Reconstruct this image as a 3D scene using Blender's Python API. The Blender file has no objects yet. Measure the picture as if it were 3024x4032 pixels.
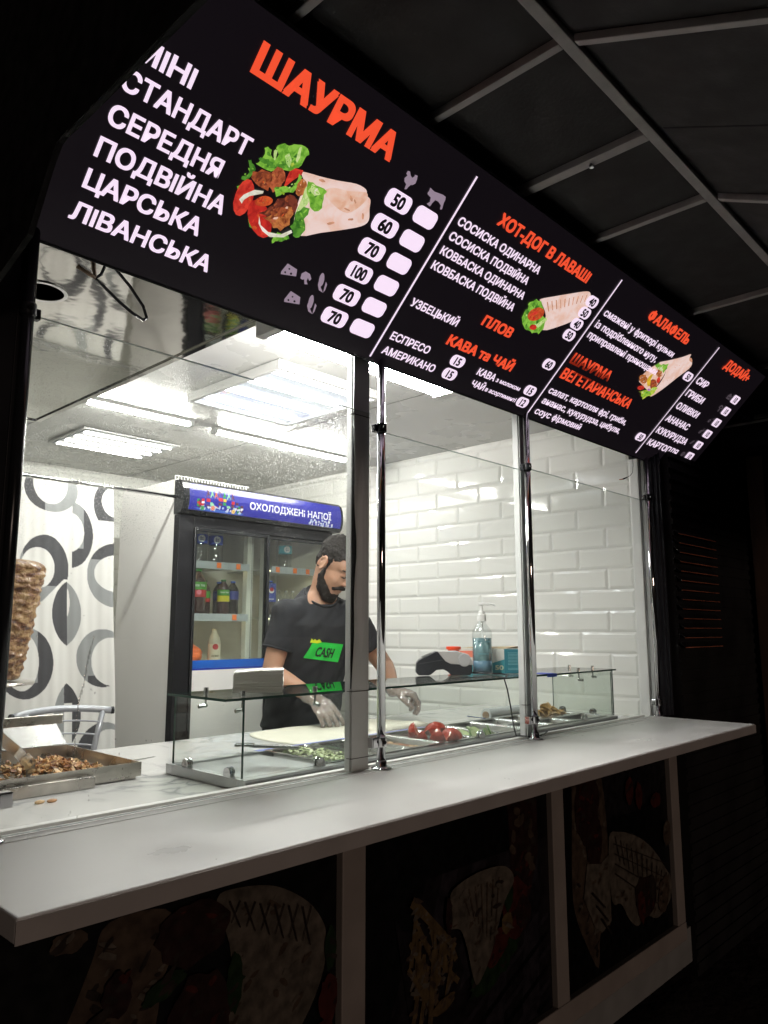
import bpy, bmesh, math, random
from mathutils import Vector, Matrix, noise
from mathutils.bvhtree import BVHTree
R = math.radians
rng = random.Random(7)
SC = bpy.context.scene
COL = SC.collection

# ------------------------------------------------------------------ camera
camd = bpy.data.cameras.new('camera'); cam = bpy.data.objects.new('camera', camd); COL.objects.link(cam)
SC.camera = cam
YAW, PITCH, ROLL = 0.7584, 0.1546, 0.0002
fw = Vector((math.cos(YAW)*math.cos(PITCH), math.sin(YAW)*math.cos(PITCH), math.sin(PITCH)))
rt = Vector((math.sin(YAW), -math.cos(YAW), 0)); upv = rt.cross(fw)
rt, upv = rt*math.cos(ROLL)+upv*math.sin(ROLL), upv*math.cos(ROLL)-rt*math.sin(ROLL)
M = Matrix.Identity(4)
for i in range(3):
    M[i][0] = rt[i]; M[i][1] = upv[i]; M[i][2] = -fw[i]
M.translation = Vector((0, -1.4302, 1.4786))
cam.matrix_world = M
camd.sensor_fit = 'VERTICAL'; camd.sensor_height = 24.0; camd.lens = 24.0*2985.12/4032.0
camd.clip_start = 0.02; camd.clip_end = 500
# ------------------------------------------------------------------ night sky
W = bpy.data.worlds.new('World'); SC.world = W; W.use_nodes = True
wn = W.node_tree.nodes; wl = W.node_tree.links
sky = wn.new('ShaderNodeTexSky'); sky.sky_type = 'NISHITA'; sky.sun_disc = False
sky.sun_elevation = R(-4); sky.sun_rotation = R(120); sky.air_density = 1.0; sky.dust_density = 2.0
bgn = wn['Background']; wl.new(sky.outputs['Color'], bgn.inputs['Color']); bgn.inputs['Strength'].default_value = 0.004
# faint warm street glow from across the street
sd = bpy.data.lights.new('street_glow', 'SUN'); so = bpy.data.objects.new('street_glow', sd); COL.objects.link(so)
sd.energy = 0.29; sd.color = (1.0, .77, .64); sd.angle = R(6)
so.rotation_euler = Vector((.30, .95, -.06)).to_track_quat('-Z', 'Y').to_euler()
SC.view_settings.view_transform = 'Standard'; SC.view_settings.look = 'None'
SC.view_settings.exposure = 0; SC.view_settings.gamma = 1
cy = SC.cycles
cy.use_denoising = True; cy.max_bounces = 9; cy.diffuse_bounces = 5; cy.glossy_bounces = 5
cy.transmission_bounces = 8; cy.transparent_max_bounces = 40; cy.sample_clamp_indirect = 4.0
cy.caustics_reflective = False; cy.caustics_refractive = False

# ------------------------------------------------------------------ materials
def lin(c):
    return tuple(((v/255)/12.92 if v/255 <= .04045 else ((v/255+.055)/1.055)**2.4) for v in c)
def mat(name, col, rough=.5, metal=0., var=0., vscale=8., bump=0., bscale=60., spec=.5, coat=0., trans=0., ior=1.45, alpha=1., sss=0., stretch=None):
    m = bpy.data.materials.new(name); m.use_nodes = True
    nt = m.node_tree; N = nt.nodes; L = nt.links; p = N['Principled BSDF']
    p.inputs['Base Color'].default_value = (*col, 1); p.inputs['Roughness'].default_value = rough
    p.inputs['Metallic'].default_value = metal; p.inputs['Specular IOR Level'].default_value = spec
    p.inputs['Coat Weight'].default_value = coat; p.inputs['Transmission Weight'].default_value = trans
    p.inputs['IOR'].default_value = ior; p.inputs['Alpha'].default_value = alpha
    if sss:
        p.inputs['Subsurface Weight'].default_value = sss; p.inputs['Subsurface Radius'].default_value = (.02, .008, .005)
        p.inputs['Subsurface Scale'].default_value = .4
    tc = N.new('ShaderNodeTexCoord'); src = tc.outputs['Object']
    if stretch:
        mp = N.new('ShaderNodeMapping'); mp.inputs['Scale'].default_value = stretch; L.new(src, mp.inputs['Vector']); src = mp.outputs['Vector']
    if var:
        n = N.new('ShaderNodeTexNoise'); n.inputs['Scale'].default_value = vscale; n.inputs['Detail'].default_value = 6
        L.new(src, n.inputs['Vector'])
        r = N.new('ShaderNodeMapRange'); r.inputs['From Min'].default_value = .3; r.inputs['From Max'].default_value = .7
        r.inputs['To Min'].default_value = 1-var; r.inputs['To Max'].default_value = 1+var
        L.new(n.outputs['Fac'], r.inputs['Value'])
        x = N.new('ShaderNodeMix'); x.data_type = 'RGBA'; x.blend_type = 'MULTIPLY'; x.inputs[0].default_value = 1
        x.inputs[6].default_value = (*col, 1); L.new(r.outputs['Result'], x.inputs[7]); L.new(x.outputs[2], p.inputs['Base Color'])
        r2 = N.new('ShaderNodeMapRange'); r2.inputs['From Min'].default_value = .3; r2.inputs['From Max'].default_value = .7
        r2.inputs['To Min'].default_value = max(.02, rough*.8); r2.inputs['To Max'].default_value = min(1, rough*1.25)
        L.new(n.outputs['Fac'], r2.inputs['Value']); L.new(r2.outputs['Result'], p.inputs['Roughness'])
    if bump:
        n2 = N.new('ShaderNodeTexNoise'); n2.inputs['Scale'].default_value = bscale; n2.inputs['Detail'].default_value = 4
        L.new(src, n2.inputs['Vector'])
        b = N.new('ShaderNodeBump'); b.inputs['Strength'].default_value = bump; b.inputs['Distance'].default_value = .01
        L.new(n2.outputs['Fac'], b.inputs['Height']); L.new(b.outputs['Normal'], p.inputs['Normal'])
    return m
def emis(name, col, strength, var=0., vscale=40.):
    m = bpy.data.materials.new(name); m.use_nodes = True
    nt = m.node_tree; N = nt.nodes; L = nt.links; p = N['Principled BSDF']
    p.inputs['Base Color'].default_value = (*[c*.3 for c in col], 1); p.inputs['Roughness'].default_value = .35
    p.inputs['Emission Color'].default_value = (*col, 1); p.inputs['Emission Strength'].default_value = strength
    if var:
        tc = N.new('ShaderNodeTexCoord'); n = N.new('ShaderNodeTexNoise'); n.inputs['Scale'].default_value = vscale; n.inputs['Detail'].default_value = 5
        L.new(tc.outputs['Object'], n.inputs['Vector'])
        r = N.new('ShaderNodeMapRange'); r.inputs['From Min'].default_value = .3; r.inputs['From Max'].default_value = .7
        r.inputs['To Min'].default_value = strength*(1-var); r.inputs['To Max'].default_value = strength*(1+var*.6)
        L.new(n.outputs['Fac'], r.inputs['Value']); L.new(r.outputs['Result'], p.inputs['Emission Strength'])
    return m
def glass(name, tint, base=.04, dust=0.):
    """thin clear sheet: see-through with a mirror sheen that grows at grazing angles, optional dust specks"""
    m = bpy.data.materials.new(name); m.use_nodes = True
    nt = m.node_tree; N = nt.nodes; L = nt.links; N.remove(N['Principled BSDF']); out = N['Material Output']
    t = N.new('ShaderNodeBsdfTransparent'); t.inputs['Color'].default_value = (*tint, 1)
    g = N.new('ShaderNodeBsdfGlossy'); g.inputs['Roughness'].default_value = .01
    lw = N.new('ShaderNodeLayerWeight'); lw.inputs['Blend'].default_value = .5
    pw = N.new('ShaderNodeMath'); pw.operation = 'POWER'; pw.inputs[1].default_value = 5; L.new(lw.outputs['Facing'], pw.inputs[0])
    ma = N.new('ShaderNodeMath'); ma.operation = 'MULTIPLY_ADD'; ma.inputs[1].default_value = 1-base; ma.inputs[2].default_value = base
    L.new(pw.outputs[0], ma.inputs[0])
    mx = N.new('ShaderNodeMixShader'); L.new(ma.outputs[0], mx.inputs[0]); L.new(t.outputs[0], mx.inputs[1]); L.new(g.outputs[0], mx.inputs[2])
    last = mx
    if dust:
        tc = N.new('ShaderNodeTexCoord')
        n = N.new('ShaderNodeTexNoise'); n.inputs['Scale'].default_value = 430; n.inputs['Detail'].default_value = 2; L.new(tc.outputs['Object'], n.inputs['Vector'])
        r = N.new('ShaderNodeMapRange'); r.inputs['From Min'].default_value = .60; r.inputs['From Max'].default_value = .70; L.new(n.outputs['Fac'], r.inputs['Value'])
        n2 = N.new('ShaderNodeTexNoise'); n2.inputs['Scale'].default_value = 3.2; n2.inputs['Detail'].default_value = 3; L.new(tc.outputs['Object'], n2.inputs['Vector'])
        r2 = N.new('ShaderNodeMapRange'); r2.inputs['From Min'].default_value = .42; r2.inputs['From Max'].default_value = .6
        r2.inputs['To Min'].default_value = .1; L.new(n2.outputs['Fac'], r2.inputs['Value'])
        sp = N.new('ShaderNodeSeparateXYZ'); L.new(tc.outputs['Object'], sp.inputs[0])
        r3 = N.new('ShaderNodeMapRange'); r3.inputs['From Min'].default_value = .45; r3.inputs['From Max'].default_value = .75; r3.inputs['To Min'].default_value = .05; L.new(sp.outputs['Z'], r3.inputs['Value'])
        a = N.new('ShaderNodeMath'); a.operation = 'MULTIPLY'; L.new(r.outputs[0], a.inputs[0]); L.new(r2.outputs[0], a.inputs[1])
        a1 = N.new('ShaderNodeMath'); a1.operation = 'MULTIPLY'; L.new(a.outputs[0], a1.inputs[0]); L.new(r3.outputs[0], a1.inputs[1])
        b = N.new('ShaderNodeMath'); b.operation = 'MULTIPLY_ADD'; b.inputs[1].default_value = dust; b.inputs[2].default_value = .004; L.new(a1.outputs[0], b.inputs[0])
        d = N.new('ShaderNodeBsdfTranslucent'); d.inputs['Color'].default_value = (.9, .9, .9, 1)
        m2 = N.new('ShaderNodeMixShader'); L.new(b.outputs[0], m2.inputs[0]); L.new(mx.outputs[0], m2.inputs[1]); L.new(d.outputs[0], m2.inputs[2]); last = m2
    L.new(last.outputs[0], out.inputs['Surface'])
    return m

white_lam = mat('white_laminate', (.80, .78, .76), .34, var=.02, vscale=7)
def specks(m, scale, keep, rad, col):
    nt = m.node_tree; N = nt.nodes; L = nt.links; p = N['Principled BSDF']; tc = N.new('ShaderNodeTexCoord')
    v = N.new('ShaderNodeTexVoronoi'); v.inputs['Scale'].default_value = scale; L.new(tc.outputs['Object'], v.inputs['Vector'])
    a = N.new('ShaderNodeMath'); a.operation = 'LESS_THAN'; a.inputs[1].default_value = rad; L.new(v.outputs['Distance'], a.inputs[0])
    sp = N.new('ShaderNodeSeparateColor'); L.new(v.outputs['Color'], sp.inputs[0]); b = N.new('ShaderNodeMath'); b.operation = 'GREATER_THAN'; b.inputs[1].default_value = keep; L.new(sp.outputs[0], b.inputs[0])
    c = N.new('ShaderNodeMath'); c.operation = 'MULTIPLY'; L.new(a.outputs[0], c.inputs[0]); L.new(b.outputs[0], c.inputs[1])
    x = N.new('ShaderNodeMix'); x.data_type = 'RGBA'; L.new(c.outputs[0], x.inputs[0]); x.inputs[7].default_value = (*col, 1)
    if p.inputs['Base Color'].is_linked: L.new(p.inputs['Base Color'].links[0].from_socket, x.inputs[6])
    else: x.inputs[6].default_value = p.inputs['Base Color'].default_value
    L.new(x.outputs[2], p.inputs['Base Color'])
specks(white_lam, 17, .62, .030, (.22, .18, .15))
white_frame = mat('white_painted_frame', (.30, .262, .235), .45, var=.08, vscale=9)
mullion_m = mat('grey_white_plastic', (.60, .61, .60), .4, var=.05, vscale=6)
white_pl = mat('white_plastic', (.75, .75, .73), .35, var=.03)
tile_m = mat('white_glazed_tile', (.84, .84, .80), .09, var=.03, vscale=3, coat=.3)
grout_m = mat('pale_grout', (.80, .80, .76), .8, var=.1)
wall_m = mat('pale_wall_panel', (.68, .68, .64), .5, var=.04)
ceil_m = mat('white_ceiling_panel', (.60, .60, .58), .27, var=.05, vscale=3, bump=.03, bscale=9)
marble_m = None
chrome = mat('chrome', (.66, .66, .67), .07, 1., var=.03)
steel = mat('stainless_steel', (.60, .60, .59), .22, 1., var=.12, vscale=5, bump=.05, bscale=25)
steel_dirty = mat('greasy_stainless_steel', (.50, .47, .43), .28, 1., var=.3, vscale=14, bump=.1, bscale=40)
steel_mirror = mat('polished_hood_steel', (.40, .39, .36), .07, 1., var=.2, vscale=2, bump=.45, bscale=2.6)
alu = mat('brushed_aluminium', (.42, .43, .43), .35, 1., var=.06, vscale=10)
black_m = mat('black_painted_metal', (.010, .010, .012), .5, var=.2, spec=.25)
black_gl = mat('black_glossy_plastic', (.015, .016, .018), .22, var=.15)
dark_gap = mat('dark_gap', (.01, .01, .01), .9)
cheek_m = mat('black_fabric', (.006, .006, .007), .85, var=.3, vscale=30)
canopy_m = mat('dark_canopy_board', (.036, .034, .034), .85, var=.12, vscale=14, bump=.1, bscale=120)
batten_m = mat('grey_steel_batten', (.44, .42, .41), .5, var=.12, vscale=20)
ground_m = mat('dark_paving', (.05, .042, .04), .9, var=.4, vscale=5, bump=.6, bscale=18)
dark_wall = mat('dark_corrugated_wall', (.005, .004, .004), .7, var=.3, vscale=6)
post_m = mat('brown_timber', (.09, .055, .035), .7, var=.25, vscale=10, stretch=(6, 6, .6))
glass_front = glass('dusty_window_glass', (.975, .985, .975), .035, dust=.75)
glass_clean = glass('clear_window_glass', (.975, .985, .978), .035, dust=.06)
glass_case = glass('greenish_case_glass', (.95, .975, .955), .05)
glass_edge = mat('green_glass_edge', (.02, .06, .045), .15, var=.1)
glass_light_edge = mat('bright_glass_edge', (.55, .62, .6), .2, var=.05)
fridge_white = mat('fridge_white_enamel', (.82, .80, .78), .4, var=.04, vscale=2)
fridge_in = mat('fridge_interior', (.74, .71, .60), .55, var=.05)
header_blue = emis('blue_fridge_header', (.022, .024, .30), .85)
skin = mat('skin', (.40, .225, .145), .5, var=.10, vscale=14, bump=.05, bscale=200, sss=.15)
shirt_m = mat('black_cotton', (.016, .017, .020), .9, var=.2, vscale=20, bump=.15, bscale=260)
hair_m = mat('dark_hair', (.017, .0145, .0125), .7, var=.5, vscale=160, bump=.3, bscale=260, spec=.15)
jeans_m = mat('dark_trousers', (.02, .024, .035), .85, var=.2)

def color_mat(name, rgb, rough=.5, **k): return mat(name, lin(rgb), rough, **k)

# marble laminate
def marble():
    m = mat('marble_laminate', (.70, .69, .67), .16, bump=0)
    nt = m.node_tree; N = nt.nodes; L = nt.links; p = N['Principled BSDF']
    tc = N.new('ShaderNodeTexCoord'); n = N.new('ShaderNodeTexNoise'); n.inputs['Scale'].default_value = 5; n.inputs['Detail'].default_value = 9; n.inputs['Distortion'].default_value = .8
    L.new(tc.outputs['Object'], n.inputs['Vector'])
    a = N.new('ShaderNodeMath'); a.operation = 'SUBTRACT'; a.inputs[1].default_value = .5; L.new(n.outputs['Fac'], a.inputs[0])
    b = N.new('ShaderNodeMath'); b.operation = 'ABSOLUTE'; L.new(a.outputs[0], b.inputs[0])
    r = N.new('ShaderNodeValToRGB'); e = r.color_ramp.elements
    e[0].position = 0.0; e[0].color = (.30, .31, .32, 1); e[1].position = .05; e[1].color = (.70, .69, .67, 1)
    q = e.new(.016); q.color = (.52, .52, .52, 1)
    L.new(b.outputs[0], r.inputs[0])
    n2 = N.new('ShaderNodeTexNoise'); n2.inputs['Scale'].default_value = 2.4; n2.inputs['Detail'].default_value = 5; L.new(tc.outputs['Object'], n2.inputs['Vector'])
    r2 = N.new('ShaderNodeMapRange'); r2.inputs['From Min'].default_value = .45; r2.inputs['From Max'].default_value = .6; L.new(n2.outputs['Fac'], r2.inputs['Value'])
    x = N.new('ShaderNodeMix'); x.data_type = 'RGBA'; x.inputs[6].default_value = (.70, .69, .67, 1); L.new(r2.outputs[0], x.inputs[0]); L.new(r.outputs[0], x.inputs[7])
    L.new(x.outputs[2], p.inputs['Base Color'])
    return m
marble_m = marble()

# ------------------------------------------------------------------ object helpers
def tag(o, label=None, cat=None, group=None, kind=None):
    if label: o['label'] = label
    if cat: o['category'] = cat
    if group: o['group'] = group
    if kind: o['kind'] = kind
    return o
def thing(name, label, cat, loc=(0, 0, 0), group=None):
    o = bpy.data.objects.new(name, None); COL.objects.link(o); o.location = loc; o.empty_display_size = .1
    return tag(o, label, cat, group)
def offset_of(p):
    v = Vector((0, 0, 0))
    while p is not None:
        v += p.location; p = p.parent
    return v
def link_mesh(name, me, mats, parent=None, smooth=False, bevel=0., seg=2, loc=None):
    """me holds world coordinates; the object's origin goes to its parent's place (or to loc)"""
    o = bpy.data.objects.new(name, me); COL.objects.link(o)
    if parent is not None:
        o.parent = parent; off = offset_of(parent)
    else:
        off = Vector(loc) if loc else Vector((0, 0, 0)); o.location = off
    if off.length: me.transform(Matrix.Translation(-off))
    for m in (mats if isinstance(mats, (list, tuple)) else [mats]): me.materials.append(m)
    if smooth:
        for p in me.polygons: p.use_smooth = True
    if bevel:
        b = o.modifiers.new('bevel', 'BEVEL'); b.width = bevel; b.segments = seg; b.limit_method = 'ANGLE'; b.angle_limit = R(40)
    return o

class MB:
    def __init__(s): s.v = []; s.f = []; s.mi = []; s.c = 0
    def add(s, vs, fs):
        b = len(s.v); s.v += [tuple(v) for v in vs]
        for f in fs: s.f.append(tuple(b+i for i in f)); s.mi.append(s.c)
        return s
    def box(s, x0, x1, y0, y1, z0, z1):
        return s.add([(x, y, z) for z in (z0, z1) for y in (y0, y1) for x in (x0, x1)], [(0, 2, 3, 1), (4, 5, 7, 6), (0, 1, 5, 4), (2, 6, 7, 3), (0, 4, 6, 2), (1, 3, 7, 5)])
    def obox(s, c, ax, ay, az):
        c = Vector(c); ax = Vector(ax); ay = Vector(ay); az = Vector(az)
        return s.add([c+ax*i+ay*j+az*k for k in (-1, 1) for j in (-1, 1) for i in (-1, 1)], [(0, 2, 3, 1), (4, 5, 7, 6), (0, 1, 5, 4), (2, 6, 7, 3), (0, 4, 6, 2), (1, 3, 7, 5)])
    def poly(s, pts): return s.add(pts, [tuple(range(len(pts)))])
    def prism(s, pts, vec):
        n = len(pts); vec = Vector(vec); a = [Vector(p) for p in pts]
        return s.add(a+[p+vec for p in a], [tuple(range(n))[::-1], tuple(range(n, 2*n))]+[(i, (i+1) % n, n+(i+1) % n, n+i) for i in range(n)])
    def loft(s, rings, cap=True, closed=True):
        n = len(rings[0]); vs = [v for r in rings for v in r]; fs = []
        for k in range(len(rings)-1):
            for i in range(n if closed else n-1):
                j = (i+1) % n; fs.append((k*n+i, k*n+j, (k+1)*n+j, (k+1)*n+i))
        if cap: fs += [tuple(range(n))[::-1], tuple(range((len(rings)-1)*n, len(rings)*n))]
        return s.add(vs, fs)
    def tube(s, path, r, n=8, cap=True):
        path = [Vector(p) for p in path]; m = len(path); rr = r if isinstance(r, (list, tuple)) else [r]*m
        d0 = (path[1]-path[0]).normalized(); ref = Vector((0, 0, 1)) if abs(d0.z) < .9 else Vector((1, 0, 0))
        u = d0.cross(ref).normalized(); rings = []
        for i, p in enumerate(path):
            d = ((path[i]-path[i-1]) if i else (path[1]-path[0])).normalized()
            if 0 < i < m-1: d = ((path[i+1]-p).normalized()+(p-path[i-1]).normalized()).normalized()
            u = (u-d*u.dot(d)).normalized(); w = d.cross(u)
            rings.append([p+(u*math.cos(2*math.pi*k/n)+w*math.sin(2*math.pi*k/n))*rr[i] for k in range(n)])
        return s.loft(rings, cap)
    def cyl(s, a, b, r0, r1=None, n=20): return s.tube([a, b], [r0, r0 if r1 is None else r1], n)
    def lathe(s, c, prof, n=24):
        c = Vector(c)
        return s.loft([[c+Vector((r*math.cos(2*math.pi*k/n), r*math.sin(2*math.pi*k/n), z)) for k in range(n)] for r, z in prof])
    def ell(s, c, ax, ay, az, n=16, m=10):
        c = Vector(c); ax = Vector(ax); ay = Vector(ay); az = Vector(az); rings = []
        for j in range(1, m):
            t = math.pi*j/m
            rings.append([c-az*math.cos(t)+(ax*math.cos(2*math.pi*k/n)+ay*math.sin(2*math.pi*k/n))*math.sin(t) for k in range(n)])
        b = len(s.v); s.loft(rings, False)
        lo = len(s.v); s.v += [tuple(c-az), tuple(c+az)]; L = b+(m-2)*n
        for k in range(n):
            s.f.append((lo, b+(k+1) % n, b+k)); s.mi.append(s.c); s.f.append((lo+1, L+k, L+(k+1) % n)); s.mi.append(s.c)
        return s
    def sph(s, c, r, n=14, m=9): return s.ell(c, (r, 0, 0), (0, r, 0), (0, 0, r), n, m)
    def caps(s, pts, rr, n=14):
        """rounded tapered limb through points"""
        for p, r in zip(pts, rr): s.sph(p, r, n, 9)
        s.tube(pts, rr, n); return s
    def mesh(s, name='m', fix=True):
        me = bpy.data.meshes.new(name); me.from_pydata(s.v, [], s.f)
        for p, i in zip(me.polygons, s.mi): p.material_index = i
        if fix:
            bm = bmesh.new(); bm.from_mesh(me); bmesh.ops.recalc_face_normals(bm, faces=bm.faces[:]); bm.to_mesh(me); bm.free()
        me.update(); return me
    def build(s, name, mats, parent=None, smooth=False, bevel=0., seg=2, loc=None, fix=True):
        return link_mesh(name, s.mesh(name, fix), mats, parent, smooth, bevel, seg, loc)

def bake(me, mods):
    """mesh -> mesh after a list of modifiers (type, {props})"""
    o = bpy.data.objects.new('tmp', me); COL.objects.link(o)
    for t, pr in mods:
        m = o.modifiers.new(t.lower(), t)
        for k, v in pr.items(): setattr(m, k, v)
    dg = bpy.context.evaluated_depsgraph_get(); dg.update()
    r = bpy.data.meshes.new_from_object(o.evaluated_get(dg)); bpy.data.objects.remove(o); return r
def fuse(mb, voxel, it=6, disp=None):
    mods = [('REMESH', dict(mode='VOXEL', voxel_size=voxel, use_smooth_shade=True)), ('SMOOTH', dict(iterations=it, factor=.5))]
    if disp:
        for tex, st in disp: mods.append(('DISPLACE', dict(texture=tex, strength=st, mid_level=.5, texture_coords='LOCAL')))
    return bake(mb.mesh(fix=True), mods)
def cloud(name, size, depth=2):
    t = bpy.data.textures.new(name, 'CLOUDS'); t.noise_scale = size; t.noise_depth = depth; return t

_txt = {}
def text_mesh(s, bold=.02):
    """outline of a word in the built-in font: flat verts and faces"""
    k = (s, bold)
    if k in _txt: return _txt[k]
    if 'ф' in s or 'І' in s:
        # the built-in capital I carries serifs and its small ef does not fill: plain stem, ring plus stem
        q = s.replace('І', 'l'); base = q.replace('ф', 'о'); v, f = text_mesh(base, bold); v, f = list(v), list(f)
        wo = [p[0] for p in text_mesh('о', bold)[0]]; wo = max(wo)-min(wo)
        for i, c in enumerate(q):
            if c == 'ф':
                cx = max(p[0] for p in text_mesh(base[:i+1], bold)[0])-wo/2; b = len(v); v += [(cx-.035, -.20), (cx+.035, -.20), (cx+.035, .72), (cx-.035, .72)]; f.append((b, b+1, b+2, b+3))
        _txt[k] = (v, f); return v, f
    cu = bpy.data.curves.new('t', 'FONT'); cu.body = s; cu.size = 1; cu.offset = 0; cu.resolution_u = 3; cu.fill_mode = 'BOTH'
    o = bpy.data.objects.new('t', cu); COL.objects.link(o)
    dg = bpy.context.evaluated_depsgraph_get(); dg.update()
    me = bpy.data.meshes.new_from_object(o.evaluated_get(dg))
    v = [(q.co.x, q.co.y) for q in me.vertices]; f = [tuple(p.vertices) for p in me.polygons]
    bpy.data.objects.remove(o); bpy.data.curves.remove(cu); bpy.data.meshes.remove(me)
    _txt[k] = (v, f); return v, f
def pens(bold):
    """small shifts that thicken the strokes, each on its own thin layer"""
    b = bold
    return [(0, 0), (b, b*.8), (-b, -b*.8), (b, -b*.8), (-b, b*.8)] if bold > .016 else [(0, 0)]
def cap_height(bold): return max(y for x, y in text_mesh('Н', bold)[0])+(.016*bold/.02 if bold > .016 else 0)
def put_text(mb, s, place, x0, x1, base, cap, bold=.02, center=False):
    """place(x, h) -> point; text stretched to run from x0 to x1 with capitals of height cap"""
    v, f = text_mesh(s, bold)
    xs = [q[0] for q in v]; a, b = min(xs), max(xs); sy = cap/cap_height(bold)
    for k, (px, py) in enumerate(pens(bold)):
        if center: sx = sy*center; c = (x0+x1)/2; q = [(c+(x+px-(a+b)/2)*sx, base+(y+py+bold*.6)*sy) for x, y in v]
        else: sx = (x1-x0)/(b-a); q = [(x0+(x+px-a)*sx, base+(y+py+bold*.6)*sy) for x, y in v]
        try: pts = [place(*p, k*.14) for p in q]
        except TypeError: pts = [place(*p) for p in q]
        mb.add(pts, f)
    return mb
def rrect(w, h, r, n=5):
    out = []
    for cx, cy, a0 in ((w/2-r, h/2-r, 0), (-w/2+r, h/2-r, 90), (-w/2+r, -h/2+r, 180), (w/2-r, -h/2+r, 270)):
        out += [(cx+r*math.cos(R(a0+90*i/n)), cy+r*math.sin(R(a0+90*i/n))) for i in range(n+1)]
    return out
def smooth_outline(pts, n=8):
    o = []; k = len(pts)
    for i in range(k):
        p0, p1, p2, p3 = [Vector(pts[(i+j-1) % k]) for j in range(4)]
        for t_ in [q/n for q in range(n)]: o.append(tuple(.5*((2*p1)+(p2-p0)*t_+(2*p0-5*p1+4*p2-p3)*t_*t_+(3*p1-p0-3*p2+p3)*t_**3)))
    return o
def arc_ell(cx, cy, rx, ry, n=18, rot=0):
    c, s = math.cos(R(rot)), math.sin(R(rot)); o = []
    for i in range(n):
        a = 2*math.pi*i/n; x, y = rx*math.cos(a), ry*math.sin(a); o.append((cx+x*c-y*s, cy+x*s+y*c))
    return o
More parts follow.
